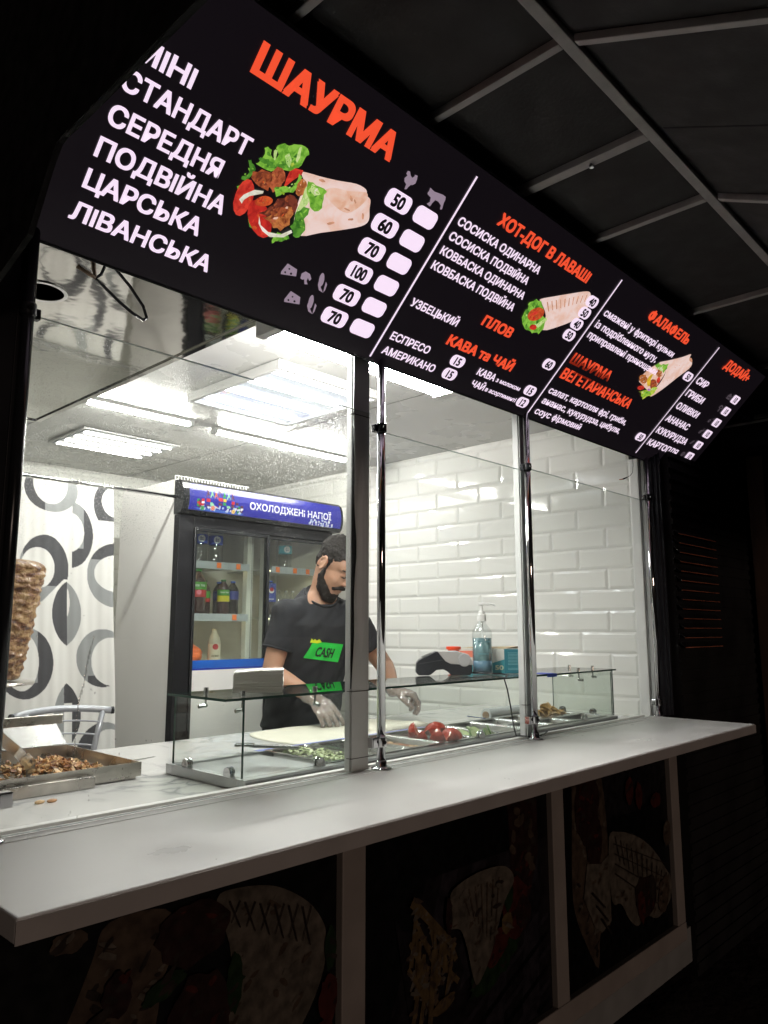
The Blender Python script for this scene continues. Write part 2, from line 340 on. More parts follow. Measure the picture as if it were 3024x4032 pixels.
PICS={
's':[('W',[(1.04,0.36),(1.063,0.368),(1.089,0.373),(1.139,0.385),(1.191,0.4),(1.224,0.4),(1.235,0.389),(1.251,0.384),(1.262,0.364),(1.277,0.339),(1.265,0.318),(1.216,0.287),(1.163,0.257),(1.119,0.231),(1.086,0.247),(1.068,0.299),(1.062,0.34)]),('w',[(1.12,0.347),(1.138,0.366),(1.185,0.378),(1.227,0.394),(1.239,0.383),(1.229,0.353),(1.207,0.33),(1.166,0.33)]),('b',[(1.109,0.368),(1.108,0.367),(1.106,0.366),(1.102,0.364),(1.098,0.364),(1.094,0.364),(1.091,0.364),(1.09,0.366),(1.091,0.367),(1.093,0.368),(1.097,0.37),(1.101,0.371),(1.105,0.37),(1.108,0.37)]),('b',[(1.2,0.367),(1.203,0.364),(1.204,0.361),(1.205,0.36),(1.204,0.359),(1.201,0.359),(1.198,0.36),(1.195,0.362),(1.192,0.364),(1.191,0.367),(1.19,0.368),(1.191,0.37),(1.194,0.37),(1.197,0.368)]),('b',[(1.213,0.364),(1.216,0.363),(1.217,0.361),(1.217,0.36),(1.216,0.359),(1.215,0.359),(1.212,0.36),(1.21,0.361),(1.207,0.363),(1.206,0.365),(1.206,0.366),(1.207,0.367),(1.208,0.367),(1.211,0.366)]),('b',[(1.211,0.337),(1.21,0.336),(1.207,0.336),(1.203,0.335),(1.198,0.335),(1.194,0.335),(1.192,0.336),(1.19,0.336),(1.191,0.337),(1.194,0.339),(1.198,0.339),(1.203,0.339),(1.207,0.339),(1.21,0.339)]),('b',[(1.257,0.343),(1.259,0.339),(1.26,0.336),(1.26,0.335),(1.258,0.334),(1.256,0.335),(1.253,0.337),(1.251,0.34),(1.249,0.343),(1.248,0.346),(1.248,0.347),(1.25,0.349),(1.252,0.347),(1.255,0.346)]),('b',[(1.233,0.323),(1.233,0.322),(1.231,0.32),(1.229,0.319),(1.225,0.318),(1.222,0.316),(1.219,0.316),(1.218,0.318),(1.218,0.319),(1.219,0.32),(1.222,0.322),(1.225,0.323),(1.228,0.325),(1.231,0.325)]),('b',[(1.187,0.296),(1.187,0.293),(1.185,0.292),(1.182,0.289),(1.178,0.286),(1.174,0.284),(1.17,0.284),(1.168,0.284),(1.168,0.286),(1.17,0.288),(1.173,0.291),(1.177,0.293),(1.181,0.296),(1.185,0.296)]),('g',[(0.926,0.329),(0.933,0.34),(0.936,0.356),(0.929,0.367),(0.935,0.373),(0.947,0.371),(0.95,0.361),(0.965,0.359),(0.967,0.37),(0.955,0.378),(0.955,0.385),(0.969,0.397),(0.981,0.397),(0.99,0.405),(1.008,0.412),(1.026,0.412),(1.037,0.402),(1.031,0.39),(1.031,0.374),(1.02,0.362),(1.01,0.35),(0.98,0.34),(0.953,0.328)]),('y',[(1.012,0.377),(1.006,0.404),(1.01,0.409),(1.019,0.387),(1.018,0.374)]),('G',[(0.949,0.347),(0.969,0.351),(0.991,0.367),(1.006,0.356),(0.979,0.342),(0.953,0.333)]),('y',[(0.982,0.374),(0.989,0.384),(1.003,0.373),(1.006,0.356),(0.994,0.361)]),('G',[(0.906,0.328),(0.912,0.332),(0.924,0.325),(0.932,0.318),(0.927,0.296),(0.92,0.286),(0.91,0.285),(0.909,0.292),(0.919,0.296),(0.917,0.315)]),('g',[(0.908,0.267),(0.915,0.273),(0.918,0.282),(0.925,0.289),(0.924,0.262),(0.915,0.26)]),('G',[(0.968,0.213),(1.0,0.196),(1.04,0.197),(1.063,0.197),(1.079,0.202),(1.092,0.213),(1.078,0.22),(1.02,0.207)]),('r',[(0.958,0.255),(0.958,0.237),(0.954,0.221),(0.946,0.211),(0.936,0.21),(0.926,0.217),(0.917,0.231),(0.913,0.25),(0.912,0.268),(0.916,0.282),(0.924,0.292),(0.934,0.293),(0.944,0.286),(0.953,0.274)]),('R',[(1.016,0.243),(1.03,0.226),(1.037,0.21),(1.036,0.196),(1.026,0.188),(1.011,0.188),(0.992,0.195),(0.974,0.207),(0.961,0.223),(0.954,0.24),(0.956,0.253),(0.965,0.26),(0.98,0.261),(0.998,0.255)]),('r',[(1.011,0.332),(1.01,0.35),(1.02,0.362),(1.041,0.366),(1.042,0.357),(1.028,0.336),(1.015,0.31)]),('m',[(0.927,0.312),(0.945,0.325),(0.97,0.328),(0.983,0.303),(0.983,0.289),(0.966,0.289),(0.947,0.291),(0.93,0.298)]),('M',[(0.97,0.328),(0.977,0.346),(1.001,0.342),(1.01,0.328),(1.008,0.308),(0.995,0.291),(0.981,0.299)]),('d',[(0.986,0.237),(1.004,0.26),(1.013,0.284),(1.037,0.305),(1.061,0.303),(1.072,0.278),(1.063,0.245),(1.015,0.233),(0.995,0.237)]),('o',[(1.0,0.231),(1.017,0.245),(1.039,0.271),(1.057,0.282),(1.07,0.269),(1.074,0.243),(1.059,0.22),(1.037,0.219),(1.017,0.23)]),('m',[(1.01,0.249),(1.029,0.271),(1.055,0.274),(1.048,0.255),(1.024,0.241)]),('o',[(1.071,0.335),(1.072,0.325),(1.069,0.318),(1.064,0.313),(1.057,0.311),(1.05,0.313),(1.044,0.32),(1.041,0.328),(1.04,0.336),(1.042,0.344),(1.048,0.349),(1.054,0.35),(1.061,0.348),(1.067,0.342)]),('c',[(1.003,0.277),(1.005,0.271),(1.002,0.264),(0.995,0.258),(0.986,0.253),(0.977,0.25),(0.969,0.25),(0.964,0.253),(0.963,0.258),(0.966,0.264),(0.972,0.271),(0.981,0.277),(0.99,0.279),(0.998,0.279)]),('n',[(0.926,0.244),(0.931,0.258),(0.95,0.278),(0.972,0.285),(0.973,0.279),(0.946,0.261),(0.937,0.248),(0.936,0.238)]),('n',[(0.99,0.23),(1.004,0.213),(1.03,0.206),(1.063,0.213),(1.084,0.234),(1.09,0.229),(1.074,0.21),(1.04,0.197),(1.015,0.202),(0.997,0.214)]),('g',[(0.992,0.301),(1.006,0.31),(1.029,0.318),(1.035,0.328),(1.034,0.356),(1.045,0.353),(1.042,0.335),(1.042,0.312),(1.02,0.302),(1.007,0.286)]),('y',[(1.07,0.312),(1.066,0.337),(1.083,0.329),(1.092,0.306),(1.079,0.281),(1.073,0.276)]),('g',[(1.064,0.351),(1.077,0.354),(1.101,0.353),(1.124,0.351),(1.125,0.332),(1.133,0.312),(1.118,0.297),(1.1,0.302),(1.075,0.326)]),('y',[(1.077,0.346),(1.096,0.347),(1.111,0.338),(1.098,0.329),(1.083,0.333)]),('G',[(1.073,0.276),(1.085,0.295),(1.102,0.298),(1.106,0.284),(1.101,0.27),(1.119,0.248),(1.113,0.226),(1.096,0.223),(1.076,0.24),(1.078,0.26)])],
'h':[('W',[(2.041,0.383),(2.097,0.414),(2.172,0.453),(2.226,0.479),(2.252,0.479),(2.28,0.452),(2.287,0.411),(2.267,0.383),(2.213,0.339),(2.145,0.301),(2.115,0.346),(2.059,0.374)]),('b',[(2.077,0.385),(2.081,0.388),(2.116,0.364),(2.113,0.361)]),('b',[(2.094,0.395),(2.098,0.397),(2.13,0.373),(2.127,0.371)]),('b',[(2.111,0.404),(2.115,0.407),(2.145,0.383),(2.141,0.38)]),('b',[(2.129,0.414),(2.132,0.415),(2.159,0.392),(2.156,0.39)]),('b',[(2.146,0.422),(2.15,0.425),(2.174,0.401),(2.171,0.398)]),('b',[(2.164,0.432),(2.167,0.433),(2.189,0.411),(2.185,0.408)]),('b',[(2.181,0.441),(2.185,0.443),(2.203,0.419),(2.2,0.418)]),('b',[(2.199,0.451),(2.203,0.452),(2.218,0.429),(2.215,0.426)]),('b',[(2.217,0.46),(2.221,0.462),(2.233,0.439),(2.23,0.436)]),('b',[(2.235,0.47),(2.239,0.472),(2.248,0.449),(2.245,0.446)]),('g',[(2.012,0.305),(2.007,0.326),(2.013,0.335),(2.001,0.35),(2.004,0.36),(2.022,0.378),(2.049,0.379),(2.085,0.36),(2.125,0.337),(2.143,0.306),(2.137,0.281),(2.116,0.282),(2.104,0.275),(2.08,0.279),(2.058,0.278)]),('G',[(2.009,0.356),(2.031,0.37),(2.063,0.357),(2.036,0.349)]),('c',[(2.086,0.36),(2.096,0.353),(2.1,0.342),(2.096,0.33),(2.086,0.32),(2.071,0.312),(2.055,0.309),(2.041,0.312),(2.031,0.318),(2.028,0.329),(2.031,0.34),(2.041,0.35),(2.056,0.359),(2.072,0.361)]),('r',[(2.066,0.348),(2.068,0.346),(2.067,0.342),(2.064,0.336),(2.058,0.33),(2.052,0.326),(2.046,0.323),(2.042,0.323),(2.04,0.326),(2.041,0.33),(2.044,0.336),(2.049,0.341),(2.055,0.346),(2.061,0.347)]),('y',[(2.091,0.301),(2.12,0.342),(2.131,0.336),(2.116,0.301)]),('R',[(2.105,0.301),(2.108,0.296),(2.106,0.292),(2.102,0.288),(2.095,0.286),(2.087,0.285),(2.079,0.286),(2.074,0.289),(2.072,0.293),(2.073,0.298),(2.078,0.302),(2.085,0.303),(2.093,0.305),(2.1,0.303)])],
'f':[('w',[(2.874,0.305),(2.875,0.347),(2.902,0.383),(2.947,0.407),(3.003,0.388),(3.018,0.336),(3.01,0.285),(2.906,0.295)]),('W',[(2.915,0.398),(2.97,0.428),(3.043,0.466),(3.087,0.494),(3.098,0.479),(3.143,0.468),(3.153,0.442),(3.118,0.384),(3.081,0.319),(3.038,0.267),(3.016,0.288),(3.028,0.329),(3.003,0.388)]),('b',[(3.124,0.479),(3.131,0.476),(3.136,0.473),(3.137,0.47),(3.134,0.468),(3.128,0.468),(3.12,0.469),(3.111,0.47),(3.104,0.473),(3.099,0.476),(3.098,0.479),(3.101,0.482),(3.107,0.482),(3.115,0.482)]),('g',[(2.9,0.384),(2.917,0.402),(2.937,0.395),(2.949,0.405),(2.985,0.418),(3.0,0.397),(2.999,0.373),(2.958,0.376)]),('y',[(2.931,0.381),(2.946,0.395),(2.984,0.383),(2.974,0.371)]),('o',[(2.922,0.323),(2.93,0.315),(2.93,0.308),(2.923,0.301),(2.91,0.298),(2.894,0.298),(2.879,0.301),(2.866,0.308),(2.859,0.315),(2.859,0.323),(2.866,0.329),(2.878,0.332),(2.894,0.333),(2.91,0.329)]),('m',[(3.012,0.325),(3.019,0.316),(3.02,0.309),(3.013,0.302),(2.999,0.299),(2.983,0.299),(2.966,0.302),(2.953,0.308),(2.946,0.316),(2.946,0.324),(2.953,0.33),(2.966,0.334),(2.982,0.335),(2.998,0.33)]),('o',[(2.99,0.371),(2.997,0.364),(2.998,0.359),(2.994,0.353),(2.984,0.35),(2.972,0.351),(2.96,0.354),(2.949,0.359),(2.943,0.366),(2.941,0.371),(2.946,0.376),(2.955,0.378),(2.967,0.378),(2.98,0.376)]),('Y',[(2.957,0.299),(2.923,0.319),(2.919,0.341),(2.933,0.35),(2.945,0.329),(2.968,0.308)]),('r',[(2.942,0.289),(2.946,0.285),(2.945,0.281),(2.939,0.277),(2.93,0.272),(2.919,0.27),(2.909,0.27),(2.901,0.272),(2.898,0.275),(2.899,0.281),(2.905,0.285),(2.914,0.289),(2.924,0.291),(2.935,0.291)]),('r',[(3.014,0.342),(3.017,0.336),(3.017,0.332),(3.014,0.329),(3.008,0.328),(3.0,0.33),(2.992,0.333),(2.986,0.339),(2.983,0.344),(2.983,0.349),(2.986,0.353),(2.993,0.353),(3.0,0.351),(3.008,0.347)]),('L',[(2.925,0.262),(2.952,0.275),(2.988,0.293),(3.011,0.31),(3.036,0.312),(3.04,0.284),(3.029,0.267),(3.006,0.26),(2.992,0.241),(2.966,0.25)]),('p',[(2.997,0.292),(2.999,0.289),(2.998,0.286),(2.995,0.285),(2.989,0.284),(2.983,0.282),(2.978,0.284),(2.973,0.285),(2.972,0.288),(2.972,0.291),(2.976,0.292),(2.981,0.293),(2.987,0.294),(2.993,0.293)]),('b',[(3.063,0.359),(3.064,0.358),(3.064,0.357),(3.063,0.357),(3.062,0.356),(3.06,0.356),(3.059,0.356),(3.058,0.357),(3.058,0.357),(3.058,0.358),(3.059,0.359),(3.06,0.359),(3.061,0.359),(3.063,0.359)]),('b',[(3.082,0.374),(3.083,0.374),(3.082,0.373),(3.082,0.373),(3.08,0.373),(3.079,0.373),(3.078,0.373),(3.077,0.373),(3.076,0.373),(3.077,0.374),(3.077,0.374),(3.079,0.374),(3.08,0.375),(3.081,0.374)]),('b',[(3.101,0.39),(3.101,0.39),(3.101,0.39),(3.1,0.388),(3.099,0.388),(3.098,0.388),(3.097,0.388),(3.096,0.388),(3.095,0.39),(3.095,0.39),(3.096,0.39),(3.097,0.391),(3.099,0.391),(3.1,0.391)]),('b',[(3.12,0.407),(3.12,0.405),(3.12,0.405),(3.119,0.405),(3.118,0.404),(3.117,0.404),(3.115,0.404),(3.114,0.405),(3.114,0.405),(3.114,0.405),(3.115,0.407),(3.116,0.407),(3.118,0.407),(3.119,0.407)]),('b',[(3.139,0.422),(3.139,0.422),(3.139,0.421),(3.138,0.421),(3.137,0.421),(3.136,0.421),(3.134,0.421),(3.133,0.421),(3.133,0.421),(3.133,0.422),(3.134,0.422),(3.135,0.422),(3.137,0.423),(3.138,0.423)]),('b',[(3.158,0.439),(3.158,0.438),(3.158,0.438),(3.157,0.438),(3.156,0.436),(3.155,0.436),(3.153,0.436),(3.152,0.437),(3.152,0.438),(3.152,0.438),(3.153,0.439),(3.154,0.439),(3.156,0.439),(3.157,0.439)]),('b',[(3.048,0.417),(3.049,0.417),(3.049,0.417),(3.048,0.415),(3.047,0.415),(3.045,0.415),(3.044,0.415),(3.043,0.415),(3.043,0.417),(3.043,0.417),(3.044,0.417),(3.045,0.418),(3.046,0.418),(3.048,0.418)]),('b',[(3.067,0.433),(3.067,0.432),(3.067,0.432),(3.066,0.432),(3.065,0.431),(3.064,0.431),(3.063,0.431),(3.062,0.431),(3.061,0.432),(3.061,0.432),(3.062,0.433),(3.063,0.433),(3.065,0.433),(3.066,0.433)])],
}
ICONS={'chicken':[(1.328,0.4477),(1.325,0.4604),(1.316,0.4632),(1.311,0.4703),(1.315,0.4788),(1.309,0.4816),(1.309,0.4887),(1.316,0.4901),(1.324,0.483),(1.332,0.4802),(1.336,0.4859),(1.335,0.4901),(1.344,0.4915),(1.348,0.483),(1.35,0.4731),(1.344,0.4661),(1.339,0.4646),(1.335,0.4562),(1.334,0.4505)],'cow':[(1.401,0.4703),(1.402,0.476),(1.4,0.4844),(1.408,0.483),(1.419,0.4816),(1.45,0.4866),(1.462,0.4859),(1.466,0.4788),(1.467,0.4703),(1.473,0.4547),(1.467,0.4519),(1.462,0.4618),(1.448,0.4661),(1.436,0.4653),(1.432,0.4547),(1.431,0.4448),(1.417,0.4463),(1.423,0.4547),(1.418,0.4646),(1.403,0.4675)],'cheese':[[(1.115,0.1323),(1.121,0.1563),(1.154,0.1521),(1.161,0.1351),(1.117,0.1252)],[(1.162,0.0701),(1.168,0.0955),(1.203,0.0899),(1.211,0.0715),(1.165,0.063)]],'holes':[[(1.128,0.1351),(1.129,0.133),(1.127,0.1309),(1.125,0.1316),(1.123,0.1337),(1.123,0.1351),(1.124,0.1365),(1.126,0.1365)],[(1.146,0.138),(1.147,0.1358),(1.145,0.1337),(1.142,0.1337),(1.14,0.1358),(1.14,0.138),(1.142,0.1394),(1.144,0.1394)],[(1.135,0.1464),(1.135,0.145),(1.133,0.1436),(1.131,0.1436),(1.13,0.145),(1.129,0.1464),(1.131,0.1479),(1.133,0.1479)],[(1.176,0.0729),(1.177,0.0701),(1.175,0.0687),(1.173,0.0687),(1.171,0.0708),(1.17,0.0729),(1.172,0.0743),(1.174,0.0743)],[(1.195,0.0757),(1.196,0.0729),(1.194,0.0715),(1.191,0.0715),(1.189,0.0729),(1.189,0.0757),(1.19,0.0771),(1.193,0.0771)],[(1.183,0.0842),(1.183,0.0828),(1.181,0.0814),(1.179,0.0814),(1.178,0.0828),(1.177,0.0842),(1.179,0.0856),(1.181,0.0856)]],'mushroom':[[(1.175,0.1351),(1.172,0.1479),(1.18,0.1563),(1.195,0.1549),(1.206,0.145),(1.204,0.138),(1.195,0.1436),(1.196,0.1351),(1.204,0.1281),(1.195,0.1252),(1.187,0.1365),(1.182,0.1337)]],'corn':[[(1.244,0.1549),(1.246,0.1464),(1.246,0.1408),(1.244,0.1365),(1.241,0.1351),(1.236,0.138),(1.232,0.1443),(1.228,0.1521),(1.226,0.1592),(1.226,0.1662),(1.228,0.1705),(1.232,0.1705),(1.236,0.1677),(1.24,0.162)],[(1.23,0.1479),(1.248,0.1323),(1.26,0.1238),(1.244,0.1259),(1.233,0.138)],[(1.251,0.1535),(1.26,0.1238),(1.262,0.1323),(1.259,0.1479)],[(1.247,0.0913),(1.249,0.0828),(1.25,0.0757),(1.248,0.0722),(1.244,0.0715),(1.24,0.0743),(1.235,0.0814),(1.232,0.0885),(1.23,0.0969),(1.23,0.1026),(1.232,0.1068),(1.235,0.1083),(1.239,0.1047),(1.244,0.0984)],[(1.233,0.0842),(1.251,0.0687),(1.263,0.0602),(1.247,0.063),(1.235,0.0757)],[(1.254,0.0899),(1.263,0.0602),(1.265,0.0694),(1.262,0.0856)]]}
# ================================================================== SETTING
ZS = 1.10       # top of the outer serving shelf
ZM = 1.09       # top of the marble counter
g = MB(); n = 40
for i in range(n):
    for j in range(n): pass
g.poly([(-120, -120, 0), (120, -120, 0), (120, 120, 0), (-120, 120, 0)])
tag(g.build('ground', ground_m), kind='structure')

kiosk = thing('food_kiosk', 'small dark kiosk lit inside with white tiled walls and open serving window', 'kiosk', (1.9, 1.6, 0))
m = MB(); m.box(.42, 3.52, .04, 3.45, .06, .2); m.build('floor', mat('grey_floor_tile', (.25, .25, .24), .5, var=.1), kiosk)
# tiles: bevelled 30 x 10 cm bricks, every one a small truncated pyramid
def tiles(mb, org, du, dv, nrm, u0, u1, v0, v1, ph):
    """org = origin; du, dv unit directions; rows hang from row tops at v = 2.171 - 0.1 k"""
    org, du, dv, nrm = map(Vector, (org, du, dv, nrm))
    k = -4
    while 2.171-.1*k > v0:
        top, bot = min(2.171-.1*k, v1), max(2.171-.1*k-.1, v0)
        sh = 0 if k % 2 == 0 else .15
        i0 = math.floor((u0-ph-sh)/.3); u = ph+sh+.3*i0
        while u < u1:
            a, b = max(u, u0)+.001, min(u+.3, u1)-.001
            if b-a > .012 and top-bot > .012:
                t, bo = top-.001, bot+.001; c = min(.013, (b-a)*.4); d = min(.013, (t-bo)*.4)
                P = lambda x, z, h: org+du*x+dv*z+nrm*h
                jx = rng.uniform(-.0007, .0007); jy = rng.uniform(-.0007, .0007)
                mb.add([P(a, bo, .0015), P(b, bo, .0015), P(b, t, .0015), P(a, t, .0015), P(a+c, bo+d, .0054+jx), P(b-c, bo+d, .0054-jx), P(b-c, t-d, .0054+jy), P(a+c, t-d, .0054-jy)],
                       [(4, 5, 6, 7), (0, 1, 5, 4), (1, 2, 6, 5), (2, 3, 7, 6), (3, 0, 4, 7)])
            u += .3
        k += 1
m = MB(); m.box(3.384, 3.50, .16, 3.42, .2, 2.66); m.c = 1
tiles(m, (3.384, 0, 0), (0, 1, 0), (0, 0, 1), (-1, 0, 0), .160, 3.298, .9, 2.505, .596)
m.build('tiled_side_wall', [grout_m, tile_m], kiosk, fix=False)
m = MB(); m.box(.45, 3.384, 3.304, 3.42, .2, 2.66); m.c = 1
tiles(m, (0, 3.304, 0), (1, 0, 0), (0, 0, 1), (0, -1, 0), .5, 3.376, .9, 2.505, .05)
m.build('tiled_back_wall', [grout_m, tile_m], kiosk, fix=False)
m = MB(); m.box(.42, .45, .15, 3.42, .2, 2.66); m.build('side_wall', wall_m, kiosk)
m = MB(); m.box(.47, 1.22, 3.262, 3.296, .2, 2.20); m.build('dark_doorway', dark_gap, kiosk)
m = MB(); m.box(.452, 3.382, .12, 3.302, 2.508, 2.56)
m.build('ceiling', ceil_m, kiosk)
# dark seams of the ceiling panels
m = MB()
m.box(2.46, 2.464, .13, 3.3, 2.5055, 2.5075); m.box(1.46, 1.464, 2.3, 3.3, 2.5055, 2.5075)
m.build('ceiling_seam', mat('ceiling_seam_grey', (.25, .25, .24), .7), kiosk)
m = MB(); m.box(.42, 3.50, .075, .118, 2.283, 2.72); m.build('window_lintel', black_m, kiosk)
m = MB(); m.box(.42, 3.52, .02, 3.45, 2.73, 2.79); m.build('roof', black_m, kiosk)
# outside frame posts: black profiles with thin pale lips
m = MB(); m.box(.40, .535, .075, .16, .2, 2.72); m.box(.535, .548, .083, .15, .2, 2.28); m.build('corner_post', black_m, kiosk, bevel=.003)
m = MB(); m.box(3.402, 3.420, .060, .1125, 1.102, 2.72); m.box(3.4205, 3.436, .045, .1125, 1.102, 2.72); m.box(3.4365, 3.446, .035, .1125, 1.102, 2.72); m.build('corner_post', mat('dark_grey_profile', (.035, .037, .045), .35, var=.15), kiosk, bevel=.002)
m = MB(); m.box(3.3985, 3.4015, .072, .1125, 1.102, 2.72); m.build('pale_profile', mullion_m, kiosk, bevel=.002)
m = MB()
rr = [(3.40, .1585), (3.372, .1585), (3.3705, .150), (3.3705, .121), (3.372, .1135), (3.40, .1135)]
m.prism([(x, y, 1.092) for x, y in rr], (0, 0, 1.19)); m.build('white_corner_trim', white_pl, kiosk)
# boxed mullions between the panes
def mullion(x0, x1, y0, y1, seams, warp):
    mm = MB(); mm.box(x0+.001, x1-.002, y0+.004, y1, ZS+.001, 2.30)
    o = mm.build('mullion', [mullion_m], kiosk, bevel=.002)
    # separate cover strip on the front face, buckled away from the box
    c = MB(); nz = 60
    rows = []
    for i in range(nz+1):
        z = ZS+.002+(2.29-ZS)*i/nz
        q = 0
        for s0, s1 in warp:
            if s0 < z < s1: q = max(q, math.sin(math.pi*(z-s0)/(s1-s0)))
        w = .010*q*(1+.35*math.sin(z*23)); bow = .007*q
        rows.append([Vector((x0+.0035+w, y0-bow*.3, z)), Vector((x0+.0035+w, y0-.002-bow*.3, z)), Vector(((x0+x1)/2, y0-.003-bow, z)), Vector((x1, y0-.002, z)), Vector((x1, y0, z)), Vector(((x0+x1)/2, y0-.001-bow, z))])
    c.loft(rows); k = c.build('cover_strip', mullion_m, o, smooth=False)
    for z in seams: MB().box(x0-.0006, x1+.0006, y0-.0045, y1-.01, z, z+.0016).build('joint_line', dark_gap, o)
    if warp:
        d = MB(); d.box(x0+.002, x0+.02, y0+.0005, y0+.003, min(a for a, b in warp), max(b for a, b in warp)); d.build('dark_slot', dark_gap, o)
mullion(1.474, 1.542, .092, .116, [1.312, 2.095, 1.135], [(1.32, 2.06)])
mullion(2.352, 2.405, .105, .133, [1.215], [])
# outside skin below the shelf and plinth
m = MB(); m.box(.44, 3.36, .034, .10, .2, 1.062); m.box(.5, 3.3, .1, 3.3, .0, .06); m.build('front_wall', black_m, kiosk)

# serving shelf
shelf = thing('serving_shelf', 'long white laminate serving shelf under the open window', 'shelf', (1.9, -.15, 1.065))
m = MB(); m.box(.447, 3.362, -.334, .118, 1.065, ZS); m.build('shelf_top', white_lam, shelf, bevel=.004, seg=3)
m = MB(); m.box(.4465, 3.3625, -.3362, -.3343, 1.0655, 1.0965); m.build('edge_band', mat('greyish_edge_band', (.46, .43, .41), .45, var=.06, vscale=12), shelf)  # added strip: the dimness of the shelf's front edge is put into its colour
m = MB(); m.box(.56, 3.31, .112, .132, 1.0915, 1.1065); m.box(.56, 3.31, .052, .056, 1.1, 1.1012); m.build('back_strip', white_pl, shelf, bevel=.002)
# counter front: frame and three printed panels
front = thing('counter_front', 'white framed counter front with three dark printed food panels', 'counter front', (1.9, 0, .2))
m = MB()
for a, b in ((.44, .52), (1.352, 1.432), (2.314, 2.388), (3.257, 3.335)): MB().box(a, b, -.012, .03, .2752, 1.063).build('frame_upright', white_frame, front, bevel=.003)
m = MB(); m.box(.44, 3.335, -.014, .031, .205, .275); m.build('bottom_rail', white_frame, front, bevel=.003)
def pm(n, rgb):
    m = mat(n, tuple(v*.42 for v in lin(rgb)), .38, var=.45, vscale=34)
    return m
PO = [pm('poster_black', (14, 13, 13)), pm('poster_cream', (132, 121, 107)), pm('poster_meat', (62, 36, 32)), pm('poster_green', (40, 66, 32)), pm('poster_red', (100, 42, 34)),
      pm('poster_char', (66, 54, 46)), pm('poster_fries', (132, 108, 72)), pm('poster_wood', (62, 55, 62)), pm('poster_tan', (108, 90, 74)), pm('poster_dark_wood', (40, 34, 37))]
def speckle(shapes, n=9):
    """small patches of neighbouring tones inside each printed shape"""
    near = {1: (8, 1), 8: (1, 5), 2: (5, 4), 4: (2, 4), 3: (5, 3), 6: (8, 1)}; out = []
    for c, pts in shapes:
        out.append((c, pts)); xs = [p[0] for p in pts]; zs = [p[1] for p in pts]; w, h = max(xs)-min(xs), max(zs)-min(zs)
        if c not in near or w*h < .0022: continue
        gx, gz = sum(xs)/len(xs), sum(zs)/len(zs)
        for k in range(int(n*.3+350*w*h)):
            px, pz = rng.choice(pts); t_ = math.sqrt(rng.random())*.86; q = rng.uniform(.004, .013)
            out.append((rng.choice(near[c]), blob(gx+(px-gx)*t_, gz+(pz-gz)*t_, q*rng.uniform(.8, 2.2), q*.6, rng.uniform(-40, 60), .3, 7)))
    return out
def poster(x0, x1, shapes, label):
    shapes = speckle(shapes)
    p = MB(); p.box(x0, x1, .008, .024, .2755, 1.06); p.v  # board
    for i, (c, pts) in enumerate(shapes):
        if 8 <= len(pts) <= 21: pts = smooth_outline(pts, 4)
        pts = [(min(max(x, x0+.002), x1-.002), min(max(z, .279), 1.058)) for x, z in pts]
        p.c = c; y = .008-.00004*(i+1); p.poly([(x, y, z) for x, z in pts])
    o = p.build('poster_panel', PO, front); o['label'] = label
def blob(cx, cz, rx, rz, rot=0, wob=.12, n=22):
    return [(cx+(x-cx)*(1+rng.uniform(-wob, wob)), cz+(z-cz)*(1+rng.uniform(-wob, wob))) for x, z in arc_ell(cx, cz, rx, rz, n, rot)]
def stripe(x0, z0, x1, z1, w):
    d = Vector((x1-x0, z1-z0)).normalized(); q = Vector((-d.y, d.x))*w/2; s = Vector((x0, z0)); e = Vector((x1, z1))
    return [tuple(s+q), tuple(e+q*.7), tuple(e-q*.7), tuple(s-q)]
A = []
A += [(8, [(.60, .34), (.56, .5), (.62, .66), (.69, .78), (.73, .87), (.76, .93), (.88, .925), (.91, .86), (.88, .79), (.87, .72), (.84, .6), (.8, .45), (.74, .34)]),
      (1, [(1.0, .915), (1.06, .925), (1.16, .905), (1.255, .85), (1.306, .79), (1.314, .745), (1.308, .688), (1.27, .62), (1.2, .55), (1.1, .47), (1.0, .42), (.96, .5), (.98, .62), (1.03, .68), (1.045, .74), (1.035, .82)])]
A += [(2, blob(.945, .865, .085, .065)), (2, blob(.97, .70, .075, .085)), (3, blob(.88, .78, .05, .02, 20)), (3, blob(1.05, .74, .02, .06)), (3, blob(.80, .62, .03, .07)), (4, blob(1.27, .50, .09, .085)), (4, blob(1.32, .62, .03, .05)), (3, blob(1.325, .73, .018, .05)), (4, blob(.93, .50, .05, .06))]
for i in range(6): A += [(5, stripe(1.03+i*.041, .905-i*.012, 1.060+i*.040, .845-i*.018, .0046)), (5, stripe(1.058+i*.041, .900-i*.012, 1.036+i*.040, .860-i*.018, .003))]
for i in range(5): A.append((5, stripe(.64+i*.02, .60-i*.05, .76+i*.02, .64-i*.05, .008)))
A += [(2, blob(.78, .80, .03, .04)), (8, blob(.68, .92, .035, .02)), (5, blob(.73, .76, .05, .012, 30)), (5, blob(.69, .52, .06, .01, -20))]
poster(.522, 1.350, A, 'panel printed with two grilled wraps filled with dark meat')
A = []
for i in range(9): A.append((7 if i % 2 else 9, [(1.434+i*.10, .279), (1.434+i*.10+.098, .279), (1.434+i*.07+.33, .80), (1.434+i*.07+.255, .80)]))
A += [(9, [(1.434, .279), (1.65, .279), (2.312, .62), (2.312, .72)])]
for i in range(6): A.append((0 if i % 2 else 7, stripe(1.62+i*.12, .285, 2.30, .56-i*.05, .022)))
A += [(2, [(2.075, 1.05), (2.25, 1.05), (2.25, .76), (2.215, .69), (2.197, .643), (2.12, .66), (2.095, .69)])]
for i in range(26): A.append((8 if i % 3 else 5, blob(2.10+rng.random()*.13, .70+rng.random()*.30, .012, .02, rng.uniform(0, 180))))
A += [(9, [(1.555, .735), (1.58, .70), (1.80, .62), (1.845, .53), (1.80, .42), (1.72, .38), (1.62, .44)])]
